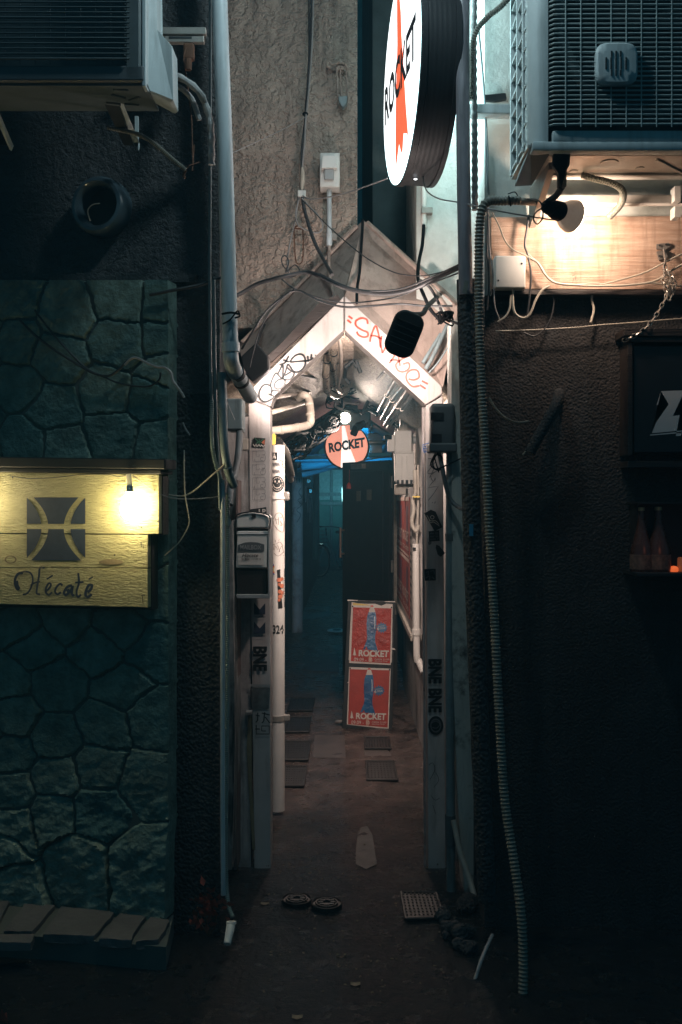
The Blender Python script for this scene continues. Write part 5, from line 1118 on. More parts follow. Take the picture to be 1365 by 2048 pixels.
part('shade', lambda b: lathe(b, P(1364, 1145, 3.60), (0, 0, 1), [(.014, 0), (.016, .01), (.015, .05), (.012, .055)], 18), mat('dimamber', (.3, .1, .05), .3, emit=(.8, .22, .08), es=.12), t, True)
part('base', lambda b: lathe(b, P(1364, 1146, 3.60), (0, 0, 1), [(.015, 0), (.015, .003), (.001, .003)], 18), M['brass'], t)
lamp('ember_light', 'POINT', P(1340, 1080, 3.42), .035, (1, .25, .12), .03, t)
# ================================================================== AC UNIT, LEFT
t = thing('air_conditioner', 'dark outdoor unit with pale side cover high on the left wall', 'air conditioner')
X1 = -.664; ZL = 2.953; YF2 = 3.20; YB2 = 3.43
part('casing', lambda b: (box(b, (X1-.46, YB2-.01, ZL+.45), (.92, .02, .9)), box(b, (X1-.005, (YF2+YB2)/2+.03, ZL+.45), (.01, YB2-YF2-.06, .9)), box(b, (X1-.46, YF2+.12, ZL+.45), (.9, .01, .9))), M['ac_dark'], t)
part('corner_post', lambda b: prism(b, [Vector((X1, YF2+.06, ZL)), Vector((X1, YF2+.012, ZL)), Vector((X1-.012, YF2, ZL)), Vector((X1-.05, YF2, ZL)), Vector((X1-.05, YF2+.02, ZL))], (0, 0, .9)), M['ac_dark'], t)
part('edge_trim', lambda b: box(b, (X1+.004, YF2+.03, ZL+.45), (.012, .05, .94), None, .002), M['ac_paint'], t)
part('side_cover', lambda b: (prism(b, [P(312, -200, 3.30), P(313, 60, 3.30), P(345, 92, 3.30), P(347, 200, 3.30), P(340, 205, 3.31), P(294, 180, 3.27), P(290, -200, 3.27)], (0, .10, 0), .003)), M['ac_paint'], t)
part('bottom_rail', lambda b: box(b, (X1-.46, YF2+.015, ZL+.02), (.93, .03, .05), None, .006), M['plastic_darkgrey'], t)
def grille2(b):
    z = ZL+.06; k = 0
    while z < ZL+.5:
        tube(b, [(X1-.052, YF2+.01, z), (X1-.065, YF2-.008, z), (X1-.10, YF2-.012, z), (X1-.8, YF2-.012, z)], .0028 if k % 4 else .0036, seg=6, n=3); z += .0165; k += 1
    for k in range(13): x = X1-.10-.0485*k; tube(b, [(x, YF2-.006, ZL+.045), (x, YF2-.006, ZL+.6)], .0016, seg=5, n=1)
part('grille', grille2, M['ac_dark'], t)
part('base_plate', lambda b: (box(b, (X1-.40, (YF2+YB2)/2+.01, ZL-.008), (.82, YB2-YF2-.02, .012), None, .002), [box(b, (X1-q, YF2+w_, ZL-.015), (.05, .014, .01), Matrix.Rotation(a_, 3, 'Z'), .003) for q, w_, a_ in ((.08, .05, .1), (.10, .10, .7), (.05, .12, -.6), (.13, .16, .3), (.07, .17, .2))]), M['ac_dark'], t)
t = thing('support_bracket', 'thin triangular steel bracket under the left outdoor unit', 'bracket')
part('strut', lambda b: prism(b, [P(218, 155, 3.24), P(226, 163, 3.24), P(277, 285, 3.60), P(276, 298, 3.60), P(266, 285, 3.60)], (.004, .01, 0)), M['ac_paint'], t)
part('web', lambda b: prism(b, [P(186, 158, 3.24), P(218, 158, 3.24), P(268, 290, 3.60), P(248, 290, 3.60)], (0, .006, 0)), M['black_metal'], t)
part('wall_plate', lambda b: prism(b, [P(270, 232, 3.60), P(277, 232, 3.60), P(277, 300, 3.60), P(270, 290, 3.60)], (0, .012, 0)), M['ac_paint'], t)
t = thing('support_bracket', 'dark bracket strut cut by the left photo edge', 'bracket')
part('strut', lambda b: prism(b, [P(-40, 165, 3.24), P(-30, 165, 3.24), P(24, 290, 3.64), P(20, 300, 3.64)], (.004, .01, 0)), M['ac_paint'], t)
part('wall_plate', lambda b: prism(b, [P(-8, 230, 3.66), P(24, 290, 3.66), P(-8, 290, 3.66)], (0, .006, 0)), M['black_metal'], t)
t = thing('slotted_arm', 'slotted steel arm fixed between the left unit and the corner', 'bracket')
part('arm', lambda b: (boxpx(b, 312, 54, 412, 68, 3.52, 3.545, .002), boxpx(b, 330, 72, 408, 84, 3.52, 3.545, .002), boxpx(b, 396, 56, 412, 82, 3.545, 3.56)), M['galv'], t)
part('slot', lambda b: boxpx(b, 338, 73, 384, 77, 3.5185, 3.5205), M['fin'], t)
t = thing('ribbed_hose', 'short ribbed conduit slanting from bracket to the corner wires', 'hose')
part('hose', lambda b: tube(b, [P(215, 255, 3.5), P(250, 262, 3.5), P(280, 270, 3.48), P(310, 288, 3.48), P(345, 318, 3.5), P(372, 340, 3.52)], .0085, seg=10, n=8, cor=.006), M['hose_cream'], t)
part('end_wires', lambda b: [tube(b, [P(372, 340, 3.52), P(378, 332, 3.52), P(388, 328, 3.53), P(400, 324, 3.54)], .002, seg=5, n=4), tube(b, [P(372, 340, 3.52), P(368, 350, 3.53), P(370, 356, 3.53)], .005, seg=6, n=4), tube(b, [P(385, 342, 3.53), P(387, 310, 3.54), P(388, 290, 3.54)], .003, seg=5, n=4)], M['rust'], t)
t = thing('wrapped_hose', 'taped hose curling down beside the left downpipe', 'hose')
part('hose', lambda b: tube(b, [P(348, 150, 3.45), P(370, 160, 3.45), P(395, 180, 3.46), P(410, 205, 3.5), P(422, 250, 3.52), P(424, 330, 3.54)], .014, seg=10, n=8, cor=.05), M['duct_tape'], t)
part('second_hose', lambda b: tube(b, [P(346, 168, 3.46), P(365, 178, 3.47), P(385, 200, 3.5), P(400, 240, 3.52)], .010, seg=8, n=8), M['duct_tape'], t)
ptube('rusty_rod', 'thin rusty rod hanging from the slotted arm', 'rod', [(372, 95, 3.5), (368, 118, 3.5), (374, 160, 3.5), (383, 230, 3.5), (386, 330, 3.5)], .0025, M['rust'])
bm = NB(); boxpx(bm, 366, 84, 388, 118, 3.50, 3.53, .008); cyl(bm, P(377, 118, 3.49), P(377, 140, 3.49), .012, 10)
tag(link('rusty_fitting', bm, M['rust']), 'rusted fitting under the slotted arm', 'fitting')
bm = NB(); tube(bm, [P(232, 350, 3.53), P(250, 400, 3.53), P(246, 440, 3.53), P(238, 462, 3.53)], .002, seg=5, n=6)
# ---- round vent
t = thing('wall_vent', 'round glazed vent pipe mouth in the upper left wall', 'vent')
vc = LW(-.02)(196, 410); vn = LN
part('ring', lambda b: lathe(b, vc-vn*.055, vn, [(.112, 0), (.112, .03), (.108, .055), (.098, .07), (.086, .072), (.077, .06), (.072, .035), (.070, .0)], 48), mat('vent_glaze', (.07, .10, .12), .22, coat=.5), t, True)
part('throat', lambda b: lathe(b, vc-vn*.05, vn, [(.071, 0), (.001, .001)], 32), M['fin'], t)
part('loose_wire', lambda b: tube(b, [vc+vn*.02+Vector((-.018, 0, -.065)), vc+vn*.03+Vector((-.022, 0, -.03)), vc+vn*.03+Vector((-.005, 0, -.008)), vc+vn*.02+Vector((.018, 0, .0))], .0022, seg=6, n=6), M['cable_cream'], t)
# ================================================================== DOWNPIPES LEFT
t = thing('downpipe', 'thick pale grey downpipe left of the entrance with an elbow at its foot', 'downpipe')
part('pipe', lambda b: tube(b, [P(436, -250, 3.50), P(440, 0, 3.50), P(452, 350, 3.5), P(460, 640, 3.5), P(462, 690, 3.5)], .0275, seg=28, n=6), M['pipe_grey'], t, True)
part('socket', lambda b: tube(b, [P(462, 686, 3.5), P(462.5, 704, 3.5)], .032, seg=28, n=1), M['pipe_grey'], t, True)
part('elbow', lambda b: tube(b, [P(462, 700, 3.5), P(463, 720, 3.5), P(468, 738, 3.53), P(480, 758, 3.6), P(502, 794, 3.75)], .0275, seg=24, n=8), M['pipe_grey'], t, True)
part('black_strap', lambda b: [tube(b, [P(473, 744, 3.55), P(476.5, 749, 3.57)], .0295, seg=20, n=1), tube(b, [P(482, 761, 3.61), P(484, 764.5, 3.62)], .030, seg=20, n=1)], M['tape_black'], t)
part('wire_tie', lambda b: [tube(b, [P(444, 628, 3.46), P(462, 625, 3.46), P(478, 628, 3.47)], .004, seg=6, n=3), tube(b, [P(446, 648, 3.47), P(460, 640, 3.46), P(470, 628, 3.46), P(476, 622, 3.45), P(480, 632, 3.45), P(470, 636, 3.45)], .003, seg=6, n=4)], M['black_rubber'], t)
def vpipe(name, label, pts, r, m, cat='pipe', cor=0, extra=None, group=None):
    t = thing(name, label, cat, group); part('tube', lambda b: tube(b, [P(*p) for p in pts], r, seg=14, n=8, cor=cor), m, t, True)
    if extra:
        part('coupling', lambda b: [tube(b, [P(*a), P(*c_)], r*k, seg=14, n=1) for a, c_, k in extra], m, t, True)
    return t
vpipe('wrapped_pipe', 'grey wrapped pipe between the ribbed hose and the grey box', [(444, 745, 3.52), (446, 800, 3.52), (448, 870, 3.52), (452, 915, 3.53), (458, 945, 3.56), (468, 972, 3.6)], .0155, M['pipe_teal'], 'pipe', extra=[((445, 806, 3.52), (445.5, 818, 3.52), 1.18), ((455, 932, 3.54), (457, 938, 3.55), 1.12)])
vpipe('ribbed_hose', 'small ribbed hose farthest left in the bundle by the corner', [(424, 800, 3.54), (424, 870, 3.54), (428, 910, 3.55), (436, 940, 3.56), (444, 965, 3.58)], .0085, M['hose_teal'], 'hose', cor=.007)
vpipe('thin_conduit', 'thin conduit running up the corner left of the downpipe', [(421, -50, 3.56), (421, 300, 3.56), (420, 560, 3.56), (422, 760, 3.56), (424, 800, 3.56)], .0055, M['pipe_teal'], 'conduit')
vpipe('thin_conduit', 'second thin conduit hugging the left downpipe', [(428, 560, 3.55), (430, 700, 3.55), (433, 850, 3.55), (438, 930, 3.56), (441, 1020, 3.58)], .006, M['pipe_teal'], 'conduit')
vpipe('corner_conduit', 'tall pale conduit running down the corner to the ground', [(446, 960, 3.58), (446, 1200, 3.58), (446, 1600, 3.58), (447, 1790, 3.58)], .0085, M['pipe_grey'], 'conduit')
vpipe('ribbed_hose', 'ribbed hose running down beside the tall corner conduit', [(456, 985, 3.62), (456, 1100, 3.62), (455, 1400, 3.62), (452, 1700, 3.61), (456, 1800, 3.58), (466, 1835, 3.54)], .0085, M['hose_teal'], 'hose', cor=.007, extra=[((456, 1038, 3.62), (456, 1050, 3.62), 1.35)])
vpipe('black_pipe', 'dark pipe dropping from the grey box behind the hoses', [(480, 862, 4.0), (478, 900, 3.9), (472, 940, 3.8), (462, 975, 3.7), (459, 1010, 3.66)], .014, M['plastic_darkgrey'])
bm = NB(); prismpx(bm, [(470, 940), (476, 935), (482, 960), (470, 1010), (463, 1030)], 3.70, 3.71); bm.free()
t = thing('meter_box', 'plain grey box tucked between the downpipe and the left post', 'meter box')
part('case', lambda b: boxpx(b, 454, 797, 485, 862, 3.98, 4.10, .006), M['pipe_teal'], t)
part('cover_line', lambda b: boxpx(b, 455, 857, 484, 859, 3.977, 3.985), M['black_metal'], t)
part('tie', lambda b: tube(b, [P(455, 805, 3.97), P(462, 822, 3.97), P(470, 840, 3.97)], .0016, seg=5, n=3), M['cable_grey'], t)
t = thing('wall_bracket', 'two small steel clips on the pale wall strip beside the left post', 'bracket')
part('clip', lambda b: boxpx(b, 484, 877, 497, 900, 4.30, 4.40, .004), M['pipe_cream'], t); part('clip', lambda b: boxpx(b, 492, 988, 498, 1000, 4.36, 4.42, .002), M['tape_black'], t)
t = thing('corner_moulding', 'weathered reddish moulding strip beside the left alley post', 'moulding')
part('strip', lambda b: prismpx(b, [(472, 960), (477, 960), (475, 1740), (468, 1740), (470, 1300)], 4.18, 4.33, .002), mat('moulding', (.16, .11, .10), .8, var=.4, vs=10), t)
part('pale_board', lambda b: prismpx(b, [(457, 1050), (466, 1040), (470, 1500), (464, 1740), (456, 1740), (454, 1300)], 4.05, 4.40, .002), mat('paleboard', (.28, .27, .26), .8, var=.6, vs=14, streak=.8, gcol=(.03, .03, .03)), t)
t = thing('wooden_wedge', 'crooked plank leaning behind the foot of the left post', 'plank')
part('plank', lambda b: prismpx(b, [(497, 1430), (503, 1428), (504, 1560), (512, 1700), (505, 1700), (494, 1500)], 4.30, 4.33, .001), M['wood_side'], t)
part('clip', lambda b: boxpx(b, 491, 1424, 504, 1431, 4.26, 4.40, .002), M['pipe_rust'], t)
t = thing('drain_elbow', 'pale cut pipe end lying at the foot of the left corner', 'pipe')
part('pipe', lambda b: tube(b, [P(462, 1852, 3.50), P(459, 1866, 3.47), P(455, 1888, 3.44)], .016, seg=16, n=5, rf=lambda u: 1.0-.2*u), M['pipe_white'], t, True)
part('mouth', lambda b: lathe(b, P(463, 1848, 3.505), (0, .2, 1), [(.018, 0), (.018, .008), (.012, .008), (.010, .0)], 16), M['pipe_white'], t)
# red plant
t = thing('red_plant', 'small dead red leaved plant at the corner of the stone ledge', 'plant')
rg = random.Random(4)
stem_o = P(418, 1872, 3.52); 
def leaves(b):
    for k in range(70):
        c_ = P(412+rg.gauss(0, 16), 1815+rg.gauss(0, 17), 3.50+rg.uniform(-.05, .05)); a = rg.uniform(0, 6.28); L_ = rg.uniform(.018, .036); d_ = Vector((math.cos(a), rg.uniform(-.5, .5), math.sin(a)-.25)).normalized(); s_ = d_.cross(Vector((0, 1, .3))).normalized()*L_*.3
        v = [c_, c_+d_*L_*.4+s_, c_+d_*L_, c_+d_*L_*.4-s_]; b.faces.new([b.verts.new(p) for p in v])
        v = [c_, c_+d_*L_*.4+s_*.9+Vector((0, .004, 0)), c_+d_*L_, c_+d_*L_*.4-s_+Vector((0, .004, 0))]
part('foliage', leaves, M['leaf_red'], t)
part('stem', lambda b: [tube(b, [stem_o, P(x, y+20, 3.51), P(x, y, 3.5)], .003, seg=5, n=4) for x, y in ((395, 1815), (410, 1800), (425, 1810), (432, 1830))], M['rust'], t)
t = thing('red_plant', 'red leaf tips poking in at the lower left photo corner', 'plant')
part('foliage', lambda b: [b.faces.new([b.verts.new(P(*q)) for q in s_]) for s_ in (((-6, 2040, 2.9), (4, 2018, 2.9), (18, 2042, 2.9), (8, 2046, 2.92)), ((-30, 2050, 2.9), (-8, 2026, 2.9), (2, 2052, 2.9)), ((6, 2030, 2.92), (14, 2024, 2.92), (16, 2050, 2.9)))], M['leaf_red'], t)
part('stem', lambda b: tube(b, [P(-5, 2140, 2.9), P(0, 2045, 2.9)], .003, seg=5, n=1), M['rust'], t)
# ================================================================== HECATE SIGN
t = thing('wooden_sign', 'yellow lit wooden bar sign lettered Hécaté on the stone wall', 'sign')
HB = .075
hs = LW(HB+.026); 
def hboard(q, depth=.026): 
    return lambda b: prism(b, [LW(HB+.026)(x, y) for x, y in q], -LN*depth, .0015)
part('plank', hboard([(-420, 938), (318, 949), (318, 1068), (-420, 1064)]), M['wood_sign'], t)
part('plank', hboard([(-420, 1066.5), (296, 1070), (296, 1136), (-420, 1133)]), M['wood_sign'], t)
part('plank', hboard([(-420, 1134.5), (296, 1137.5), (296, 1215), (-420, 1199)]), M['wood_sign'], t)
part('backing', lambda b: (prism(b, [LW(HB)(x, y) for x, y in ((-420, 945), (326, 952), (326, 1069), (304, 1072), (304, 1220), (-420, 1206))], -LN*.05)), M['dark_wood'], t)
part('header_rail', lambda b: (prism(b, [LW(HB+.05)(x, y) for x, y in ((-420, 908), (330, 918), (330, 938), (-420, 930))], -LN*.10, .003), prism(b, [LW(HB+.04)(x, y) for x, y in ((-420, 930), (322, 940), (322, 948), (-420, 938))], -LN*.10, .002)), M['black_metal'], t)
he = LW(HB+.0275); he2 = LW(HB+.0285)
def hz(l): return [(.3077*x, 900+.3077*y) for x, y in l]
def emblem(b):
    # dark fields left between two pale arcs and a pale bar
    def arc(cx, r, y): return cx+math.sqrt(max(0, r*r-(y-515)**2))
    def arcL(y): return 315-45*0+0
    for (ya, yb) in ((308, 480), (514, 718)):
        n = 14
        for i in range(n):
            y_a = ya+(yb-ya)*i/n; y_b = ya+(yb-ya)*(i+1)/n
            def xs_at(y):
                u = abs(y-505)/205.0
                li = 272-105*u*u; lo = 316-105*u*u      # left arc band
                ri = 416+105*u*u; ro = 460+105*u*u
                return [(176, max(176, li)), (max(176, lo), min(556, ri)), (min(556, ro), 556)]
            for (a0, a1), (b0, b1) in zip(xs_at(y_a), xs_at(y_b)):
                if a1-a0 < .5 and b1-b0 < .5: continue
                b.faces.new([b.verts.new(he(*p)) for p in hz([(a0, y_a), (a1, y_a), (b1+.01, y_b), (b0, y_b)])])
part('emblem', emblem, M['ink_navy'], t)
def script(b):
    for l, wd in (([(150, 800), (120, 805), (100, 840), (102, 880), (115, 905), (125, 900)], 5), ([(125, 905), (112, 880), (108, 850)], 7), ([(125, 805), (160, 790), (200, 800), (215, 840), (205, 890), (180, 930), (150, 940)], 3.5), ([(292, 765), (262, 768), (255, 820), (245, 880), (240, 930), (262, 938)], 4), ([(200, 880), (230, 862), (262, 856)], 3),
                  ([(300, 920), (325, 895), (332, 872), (318, 868), (302, 895), (300, 925), (318, 942), (340, 925)], 4), ([(305, 840), (345, 815)], 3), ([(408, 880), (392, 870), (370, 890), (360, 920), (375, 938), (398, 925)], 4), 
                  ([(470, 880), (440, 890), (418, 925), (430, 942), (460, 915), (474, 885), (468, 930), (482, 950)], 5), ([(440, 905), (450, 925)], 7), ([(510, 800), (515, 860), (500, 920), (508, 955), (528, 940)], 4), ([(490, 862), (545, 858)], 3.5), ([(570, 925), (592, 905), (600, 880), (580, 878), (565, 905), (558, 940), (572, 955), (598, 938)], 5), ([(578, 840), (605, 825)], 3)):
        stroke(b, he, hz(l), wd, 6)
part('lettering', script, M['ink_navy'], t)
part('knot', lambda b: (disc(b, he, *hz([(723, 728)])[0], 24, 5.5), disc(b, he, *hz([(70, 712)])[0], 12, 8, hole=.75)), M['wood_side'], t)
part('nail_marks', lambda b: [stroke(b, he, hz(l), 1.2, 1) for l in ([(912, 600), (926, 602)], [(918, 604), (922, 630)], [(930, 612), (934, 640)], [(920, 946), (945, 945)], [(928, 950), (932, 1000)], [(990, 424), (1003, 425)], [(985, 170), (1000, 175)])]+[disc(b, he, *hz([q])[0], 1.6) for q in ((920, 502), (746, 683), (1028, 465), (84, 180))], M['ink_black'], t)
def crack(b):
    for k in range(16):
        x = 40+k*58+rg.uniform(-20, 20); y = 765+rg.uniform(-22, 26); stroke(b, he2, hz([(x, y), (x+14, y+rg.uniform(-8, 8)), (x+34, y+rg.uniform(-8, 8)), (x+55, y+rg.uniform(-8, 8))]), .8, 2)
part('grain_crack', crack, M['wood_side'], t)
t = thing('sign_lamp', 'glaring bare bulb hanging over the right end of the bar sign', 'lamp')
lc = LW(.145)(262, 1012)
part('holder', lambda b: tube(b, [LW(.145)(258, 948), LW(.145)(259, 962), LW(.145)(260, 975)], .0095, seg=14, n=1), M['porcelain'], t)
part('collar', lambda b: tube(b, [LW(.145)(260, 972), LW(.145)(260, 984)], .013, seg=14, n=1), M['chrome'], t)
part('bulb', lambda b: lathe(b, LW(.145)(260, 982), (0, 0, -1), [(.012, 0), (.017, .018), (.028, .04), (.033, .062), (.028, .084), (.014, .097), (.001, .10)], 24), M['bulb_warm'], t, True)
lamp('bulb_light', 'POINT', lc+LN*.045, 1.1, (1, .84, .36), .035, t)
t = thing('sign_lamp', 'second bare bulb over the bar sign, just beyond the left photo edge', 'lamp')
part('holder', lambda b: tube(b, [LW(.145)(-72, 940), LW(.145)(-72, 975)], .0095, seg=14, n=1), M['porcelain'], t)
part('bulb', lambda b: lathe(b, LW(.145)(-72, 975), (0, 0, -1), [(.012, 0), (.017, .018), (.028, .04), (.033, .062), (.028, .084), (.014, .097), (.001, .10)], 24), M['bulb_warm'], t, True)
lamp('bulb_light', 'POINT', LW(.15)(-72, 1005), .35, (1, .78, .34), .035, t)
# ================================================================== RIGHT DOWNPIPES AND HOSES
t = thing('downpipe', 'big mauve grey downpipe between the round sign and the right outdoor unit', 'downpipe')
part('upper_pipe', lambda b: tube(b, [P(928, -250, 3.52), P(926, 0, 3.52), P(927, 300, 3.52), P(932, 590, 3.52)], .0245, seg=28, n=6), M['pipe_mauve'], t, True)
part('lower_pipe', lambda b: tube(b, [P(932, 560, 3.54), P(938, 800, 3.54), P(944, 1050, 3.54), P(958, 1400, 3.55), P(970, 1700, 3.56), P(975, 1800, 3.58)], .033, seg=28, n=6), M['stucco_black'], t, True)
part('tape_scrap', lambda b: poly(b, flat(3.485), [(930, 560), (938, 563), (934, 588), (925, 585)]), M['hose_cream'], t)
part('blue_scrap', lambda b: boxpx(b, 939, 1048, 947, 1072, 3.50, 3.505), mat('bluescrap', (.04, .22, .35), .5), t)
t = thing('ribbed_hose', 'long ribbed hose falling along the right corner to the ground', 'hose')
hp = [(1040, 400, 3.47), (1005, 402, 3.45), (980, 402, 3.43), (966, 415, 3.42), (960, 450, 3.42), (958, 520, 3.42), (958, 620, 3.42), (963, 760, 3.42), (972, 920, 3.41), (980, 1080, 3.40), (990, 1250, 3.38), (1000, 1450, 3.35), (1010, 1600, 3.32), (1028, 1720, 3.28), (1042, 1820, 3.24), (1047, 1920, 3.22), (1046, 2000, 3.20)]
part('hose', lambda b: tube(b, [P(*p) for p in hp], .0165, seg=14, n=10, cor=.0125), M['hose_cream'], t)
part('end_sleeve', lambda b: tube(b, [P(1028, 402, 3.47), P(1060, 404, 3.50), P(1100, 406, 3.6)], .013, seg=12, n=3), M['pipe_cream'], t)
part('tie', lambda b: [tube(b, [P(1018, 392, 3.44), P(1020, 402, 3.43), P(1022, 412, 3.44)], .003, seg=6, n=3), tube(b, [P(1016, 388, 3.44), P(1030, 384, 3.44), P(1036, 392, 3.44)], .002, seg=6, n=3)], M['black_rubber'], t)
t = thing('wrapped_pipe', 'ribbed taped hose bundle running up beside the right outdoor unit', 'hose')
part('hose', lambda b: tube(b, [P(950, -100, 3.58), P(948, 60, 3.58), P(948, 150, 3.58), P(950, 300, 3.6), P(950, 420, 3.6)], .013, seg=12, n=10, cor=.032), M['duct_tape'], t)
part('ribbed_branch', lambda b: tube(b, [P(1060, -60, 3.50), P(1010, 5, 3.50), P(975, 35, 3.52), P(952, 65, 3.54), P(944, 110, 3.56), P(942, 200, 3.57)], .0115, seg=12, n=10, cor=.009), M['hose_cream'], t)
vpipe('teal_cable', 'green cable pair hanging down the white wall by the unit', [(958, 60, 3.66), (966, 150, 3.66), (972, 250, 3.66), (974, 340, 3.66), (978, 390, 3.66)], .004, M['pipe_teal'], 'cable')
vpipe('teal_cable', 'thinner green cable beside the green cable pair', [(962, 100, 3.65), (970, 200, 3.65), (976, 300, 3.65), (975, 385, 3.65)], .0028, M['pipe_teal'], 'cable')
t = thing('wall_conduit', 'white conduit under the round sign turning into a black cable', 'conduit')
part('conduit', lambda b: tube(b, [P(848, 340, 4.38), P(848, 455, 4.38)], .012, seg=14, n=1), M['pipe_white'], t, True)
part('clip', lambda b: boxpx(b, 843, 414, 866, 426, 4.362, 4.40, .002), M['steel'], t)
part('black_cable', lambda b: tube(b, [P(848, 450, 4.37), P(845, 490, 4.34), P(838, 525, 4.25), P(837, 560, 4.1), P(850, 595, 4.05), P(862, 620, 4.05), P(880, 640, 4.1)], .0075, seg=10, n=8), M['black_rubber'], t, True)
bm = NB(); prismpx(bm, [(968, 190), (1012, 186), (1014, 198), (990, 202), (970, 200)], 3.685, 3.705)
tag(link('wall_patch', bm, M['black_metal']), 'rusty scar on the white wall above the bracket arm', 'stain')
t = thing('folding_arm', 'steel hinge plate hanging at the top of the right white wall', 'bracket')
part('plate', lambda b: prismpx(b, [(1022, -20), (1050, -20), (1040, 38), (1022, 38)], 3.62, 3.64, .003), M['galv'], t); part('edge', lambda b: tube(b, [P(1028, 30, 3.615), P(1044, -10, 3.615)], .004, seg=6, n=1), M['steel'], t)
vpipe('pipe_stub', 'stubby dark elbow sticking out of the brown wall', [(1060, 905, 3.60), (1085, 860, 3.60), (1110, 815, 3.60), (1118, 792, 3.64), (1118, 785, 3.72)], .020, M['stucco_brown'])
vpipe('loose_conduit', 'thin pale conduit curving below the ribbed hose on the brown wall', [(978, 795, 3.62), (990, 815, 3.62), (1010, 835, 3.62), (1035, 845, 3.62), (1058, 843, 3.62)], .0055, M['hose_cream'], 'conduit', cor=.01)
vpipe('loose_conduit', 'short pale rod end pointing up toward the dark elbow', [(1046, 910, 3.62), (1060, 895, 3.62), (1074, 878, 3.62)], .0045, M['hose_cream'], 'conduit')
vpipe('twig', 'bent stick leaning at the foot of the right corner', [(950, 1960, 3.3), (965, 1915, 3.35), (985, 1870, 3.45)], .006, M['pipe_rust'], 'stick')
vpipe('corner_pipe', 'crooked pipe winding down the flaking wall strip', [(950, 1100, 3.95), (955, 1350, 3.95), (946, 1460, 3.95), (950, 1560, 3.95), (962, 1640, 3.95), (952, 1750, 3.95)], .007, M['black_rubber'])
vpipe('root_pipe', 'slanting grey pipe at the foot of the dark pole', [(908, 1640, 4.0), (920, 1700, 3.97), (938, 1755, 3.94), (950, 1800, 3.9), (952, 1850, 3.85)], .012, M['pipe_cream'])
bm = NB()
for k in range(16):
    c_ = groundf(.03)(rg.uniform(880, 940), rg.uniform(1800, 1900)); bmesh.ops.create_icosphere(bm, subdivisions=2, radius=rg.uniform(.015, .04), matrix=Matrix.Translation(c_))
for v in bm.verts: v.co += Vector((noise.noise(v.co*30), noise.noise(v.co*30+Vector((3, 3, 3))), noise.noise(v.co*30+Vector((7, 1, 2)))))*.012
tag(link('rubble', bm, M['stucco_black'], smooth=True), 'crumbled concrete rubble at the foot of the right corner', 'rubble', kind='stuff')
# ================================================================== UPPER WALL FITTINGS
t = thing('switch_box', 'white surface switch box with conduit on the beige wall', 'switch')
dS = 4.53
part('back_box', lambda b: boxpx(b, 640, 305, 680, 374, dS, 4.62, .006, 3), M['plastic_white'], t, True)
part('hood', lambda b: prismpx(b, [(645, 310), (672, 310), (675, 336), (643, 336)], dS-.03, dS, .003), M['plastic_white'], t)
part('rocker', lambda b: boxpx(b, 649, 336, 668, 359, dS-.018, dS, .005), M['plastic_grey'], t)
part('conduit', lambda b: tube(b, [P(659, 372, dS+.045), P(659, 480, dS+.045), P(659, 492, dS+.045)], .0115, seg=14, n=1), M['pipe_grey'], t, True)
part('coupling', lambda b: tube(b, [P(659, 466, dS+.045), P(659, 490, dS+.045)], .0140, seg=14, n=1), M['pipe_grey'], t, True)
part('clamp', lambda b: boxpx(b, 664, 466, 674, 480, dS+.04, dS+.06, .002), M['steel'], t)
part('lower_conduit', lambda b: tube(b, [P(659, 490, dS+.045), P(658, 520, dS), P(661, 560, 4.45), P(668, 596, 4.36)], .0075, seg=10, n=6), M['hood_paint'], t, True)
t = thing('wall_hook', 'old painted hook bracket with three hanging wires on the beige wall', 'hook')
part('hook', lambda b: (tube(b, [P(662, 136, 4.58), P(656, 132, 4.57), P(658, 124, 4.57), P(668, 128, 4.56), P(680, 124, 4.55), P(692, 128, 4.56), P(696, 140, 4.57)], .007, seg=8, n=6), boxpx(b, 672, 120, 690, 140, 4.57, 4.62, .006)), M['stucco_beige'], t, True)
part('wires', lambda b: [tube(b, [P(x, 136, 4.57), P(x+1, 170, 4.58), P(x+2, 196, 4.57)], .0028, seg=6, n=3) for x in (674, 681, 693)], M['hood_paint'], t)
part('cap', lambda b: prismpx(b, [(676, 193), (696, 191), (694, 206), (686, 215), (680, 206)], 4.55, 4.59, .003), M['pipe_teal'], t)
t = thing('wall_hook', 'rusty hanging strap loops low on the beige wall', 'hook')
part('strap', lambda b: [tube(b, [P(588, 450, 4.60), P(590, 500, 4.60), P(594, 526, 4.59), P(604, 524, 4.59), P(607, 500, 4.6), P(606, 455, 4.6)], .003, seg=6, n=6), tube(b, [P(597, 450, 4.59), P(590, 456, 4.59), P(606, 458, 4.59)], .004, seg=6, n=4)], M['rust'], t)
def cable(name, label, pts, r, m, group=None, cat='cable'):
    ptube(name, label, cat, pts, r, m, group, seg=8)
W = 'cables strung over the entrance hood'
t = thing('cable_bundle', 'grey cable bundle dropping down the beige wall to a white clip', 'cables')
part('cable', lambda b: tube(b, [P(624, -80, 4.59), P(622, 60, 4.59), P(616, 160, 4.58), P(611, 235, 4.58), P(604, 300, 4.58), P(602, 390, 4.57)], .0045, seg=8, n=8), M['cable_dark'], t)
part('cable', lambda b: tube(b, [P(629, -80, 4.58), P(625, 80, 4.58), P(618, 180, 4.57), P(612, 240, 4.57), P(610, 280, 4.57), P(604, 350, 4.57), P(603, 392, 4.56)], .0038, seg=8, n=8), M['cable_grey'], t)
part('cable', lambda b: tube(b, [P(618, -80, 4.60), P(618, 120, 4.6), P(610, 230, 4.6), P(606, 320, 4.59), P(606, 390, 4.57)], .003, seg=8, n=8), M['cable_dark'], t)
part('rag_tape', lambda b: tube(b, [P(605, 335, 4.56), P(606, 355, 4.56), P(604, 380, 4.56)], .009, seg=8, n=4, rf=lambda u: .6+.7*math.sin(u*3)), M['cable_cream'], t)
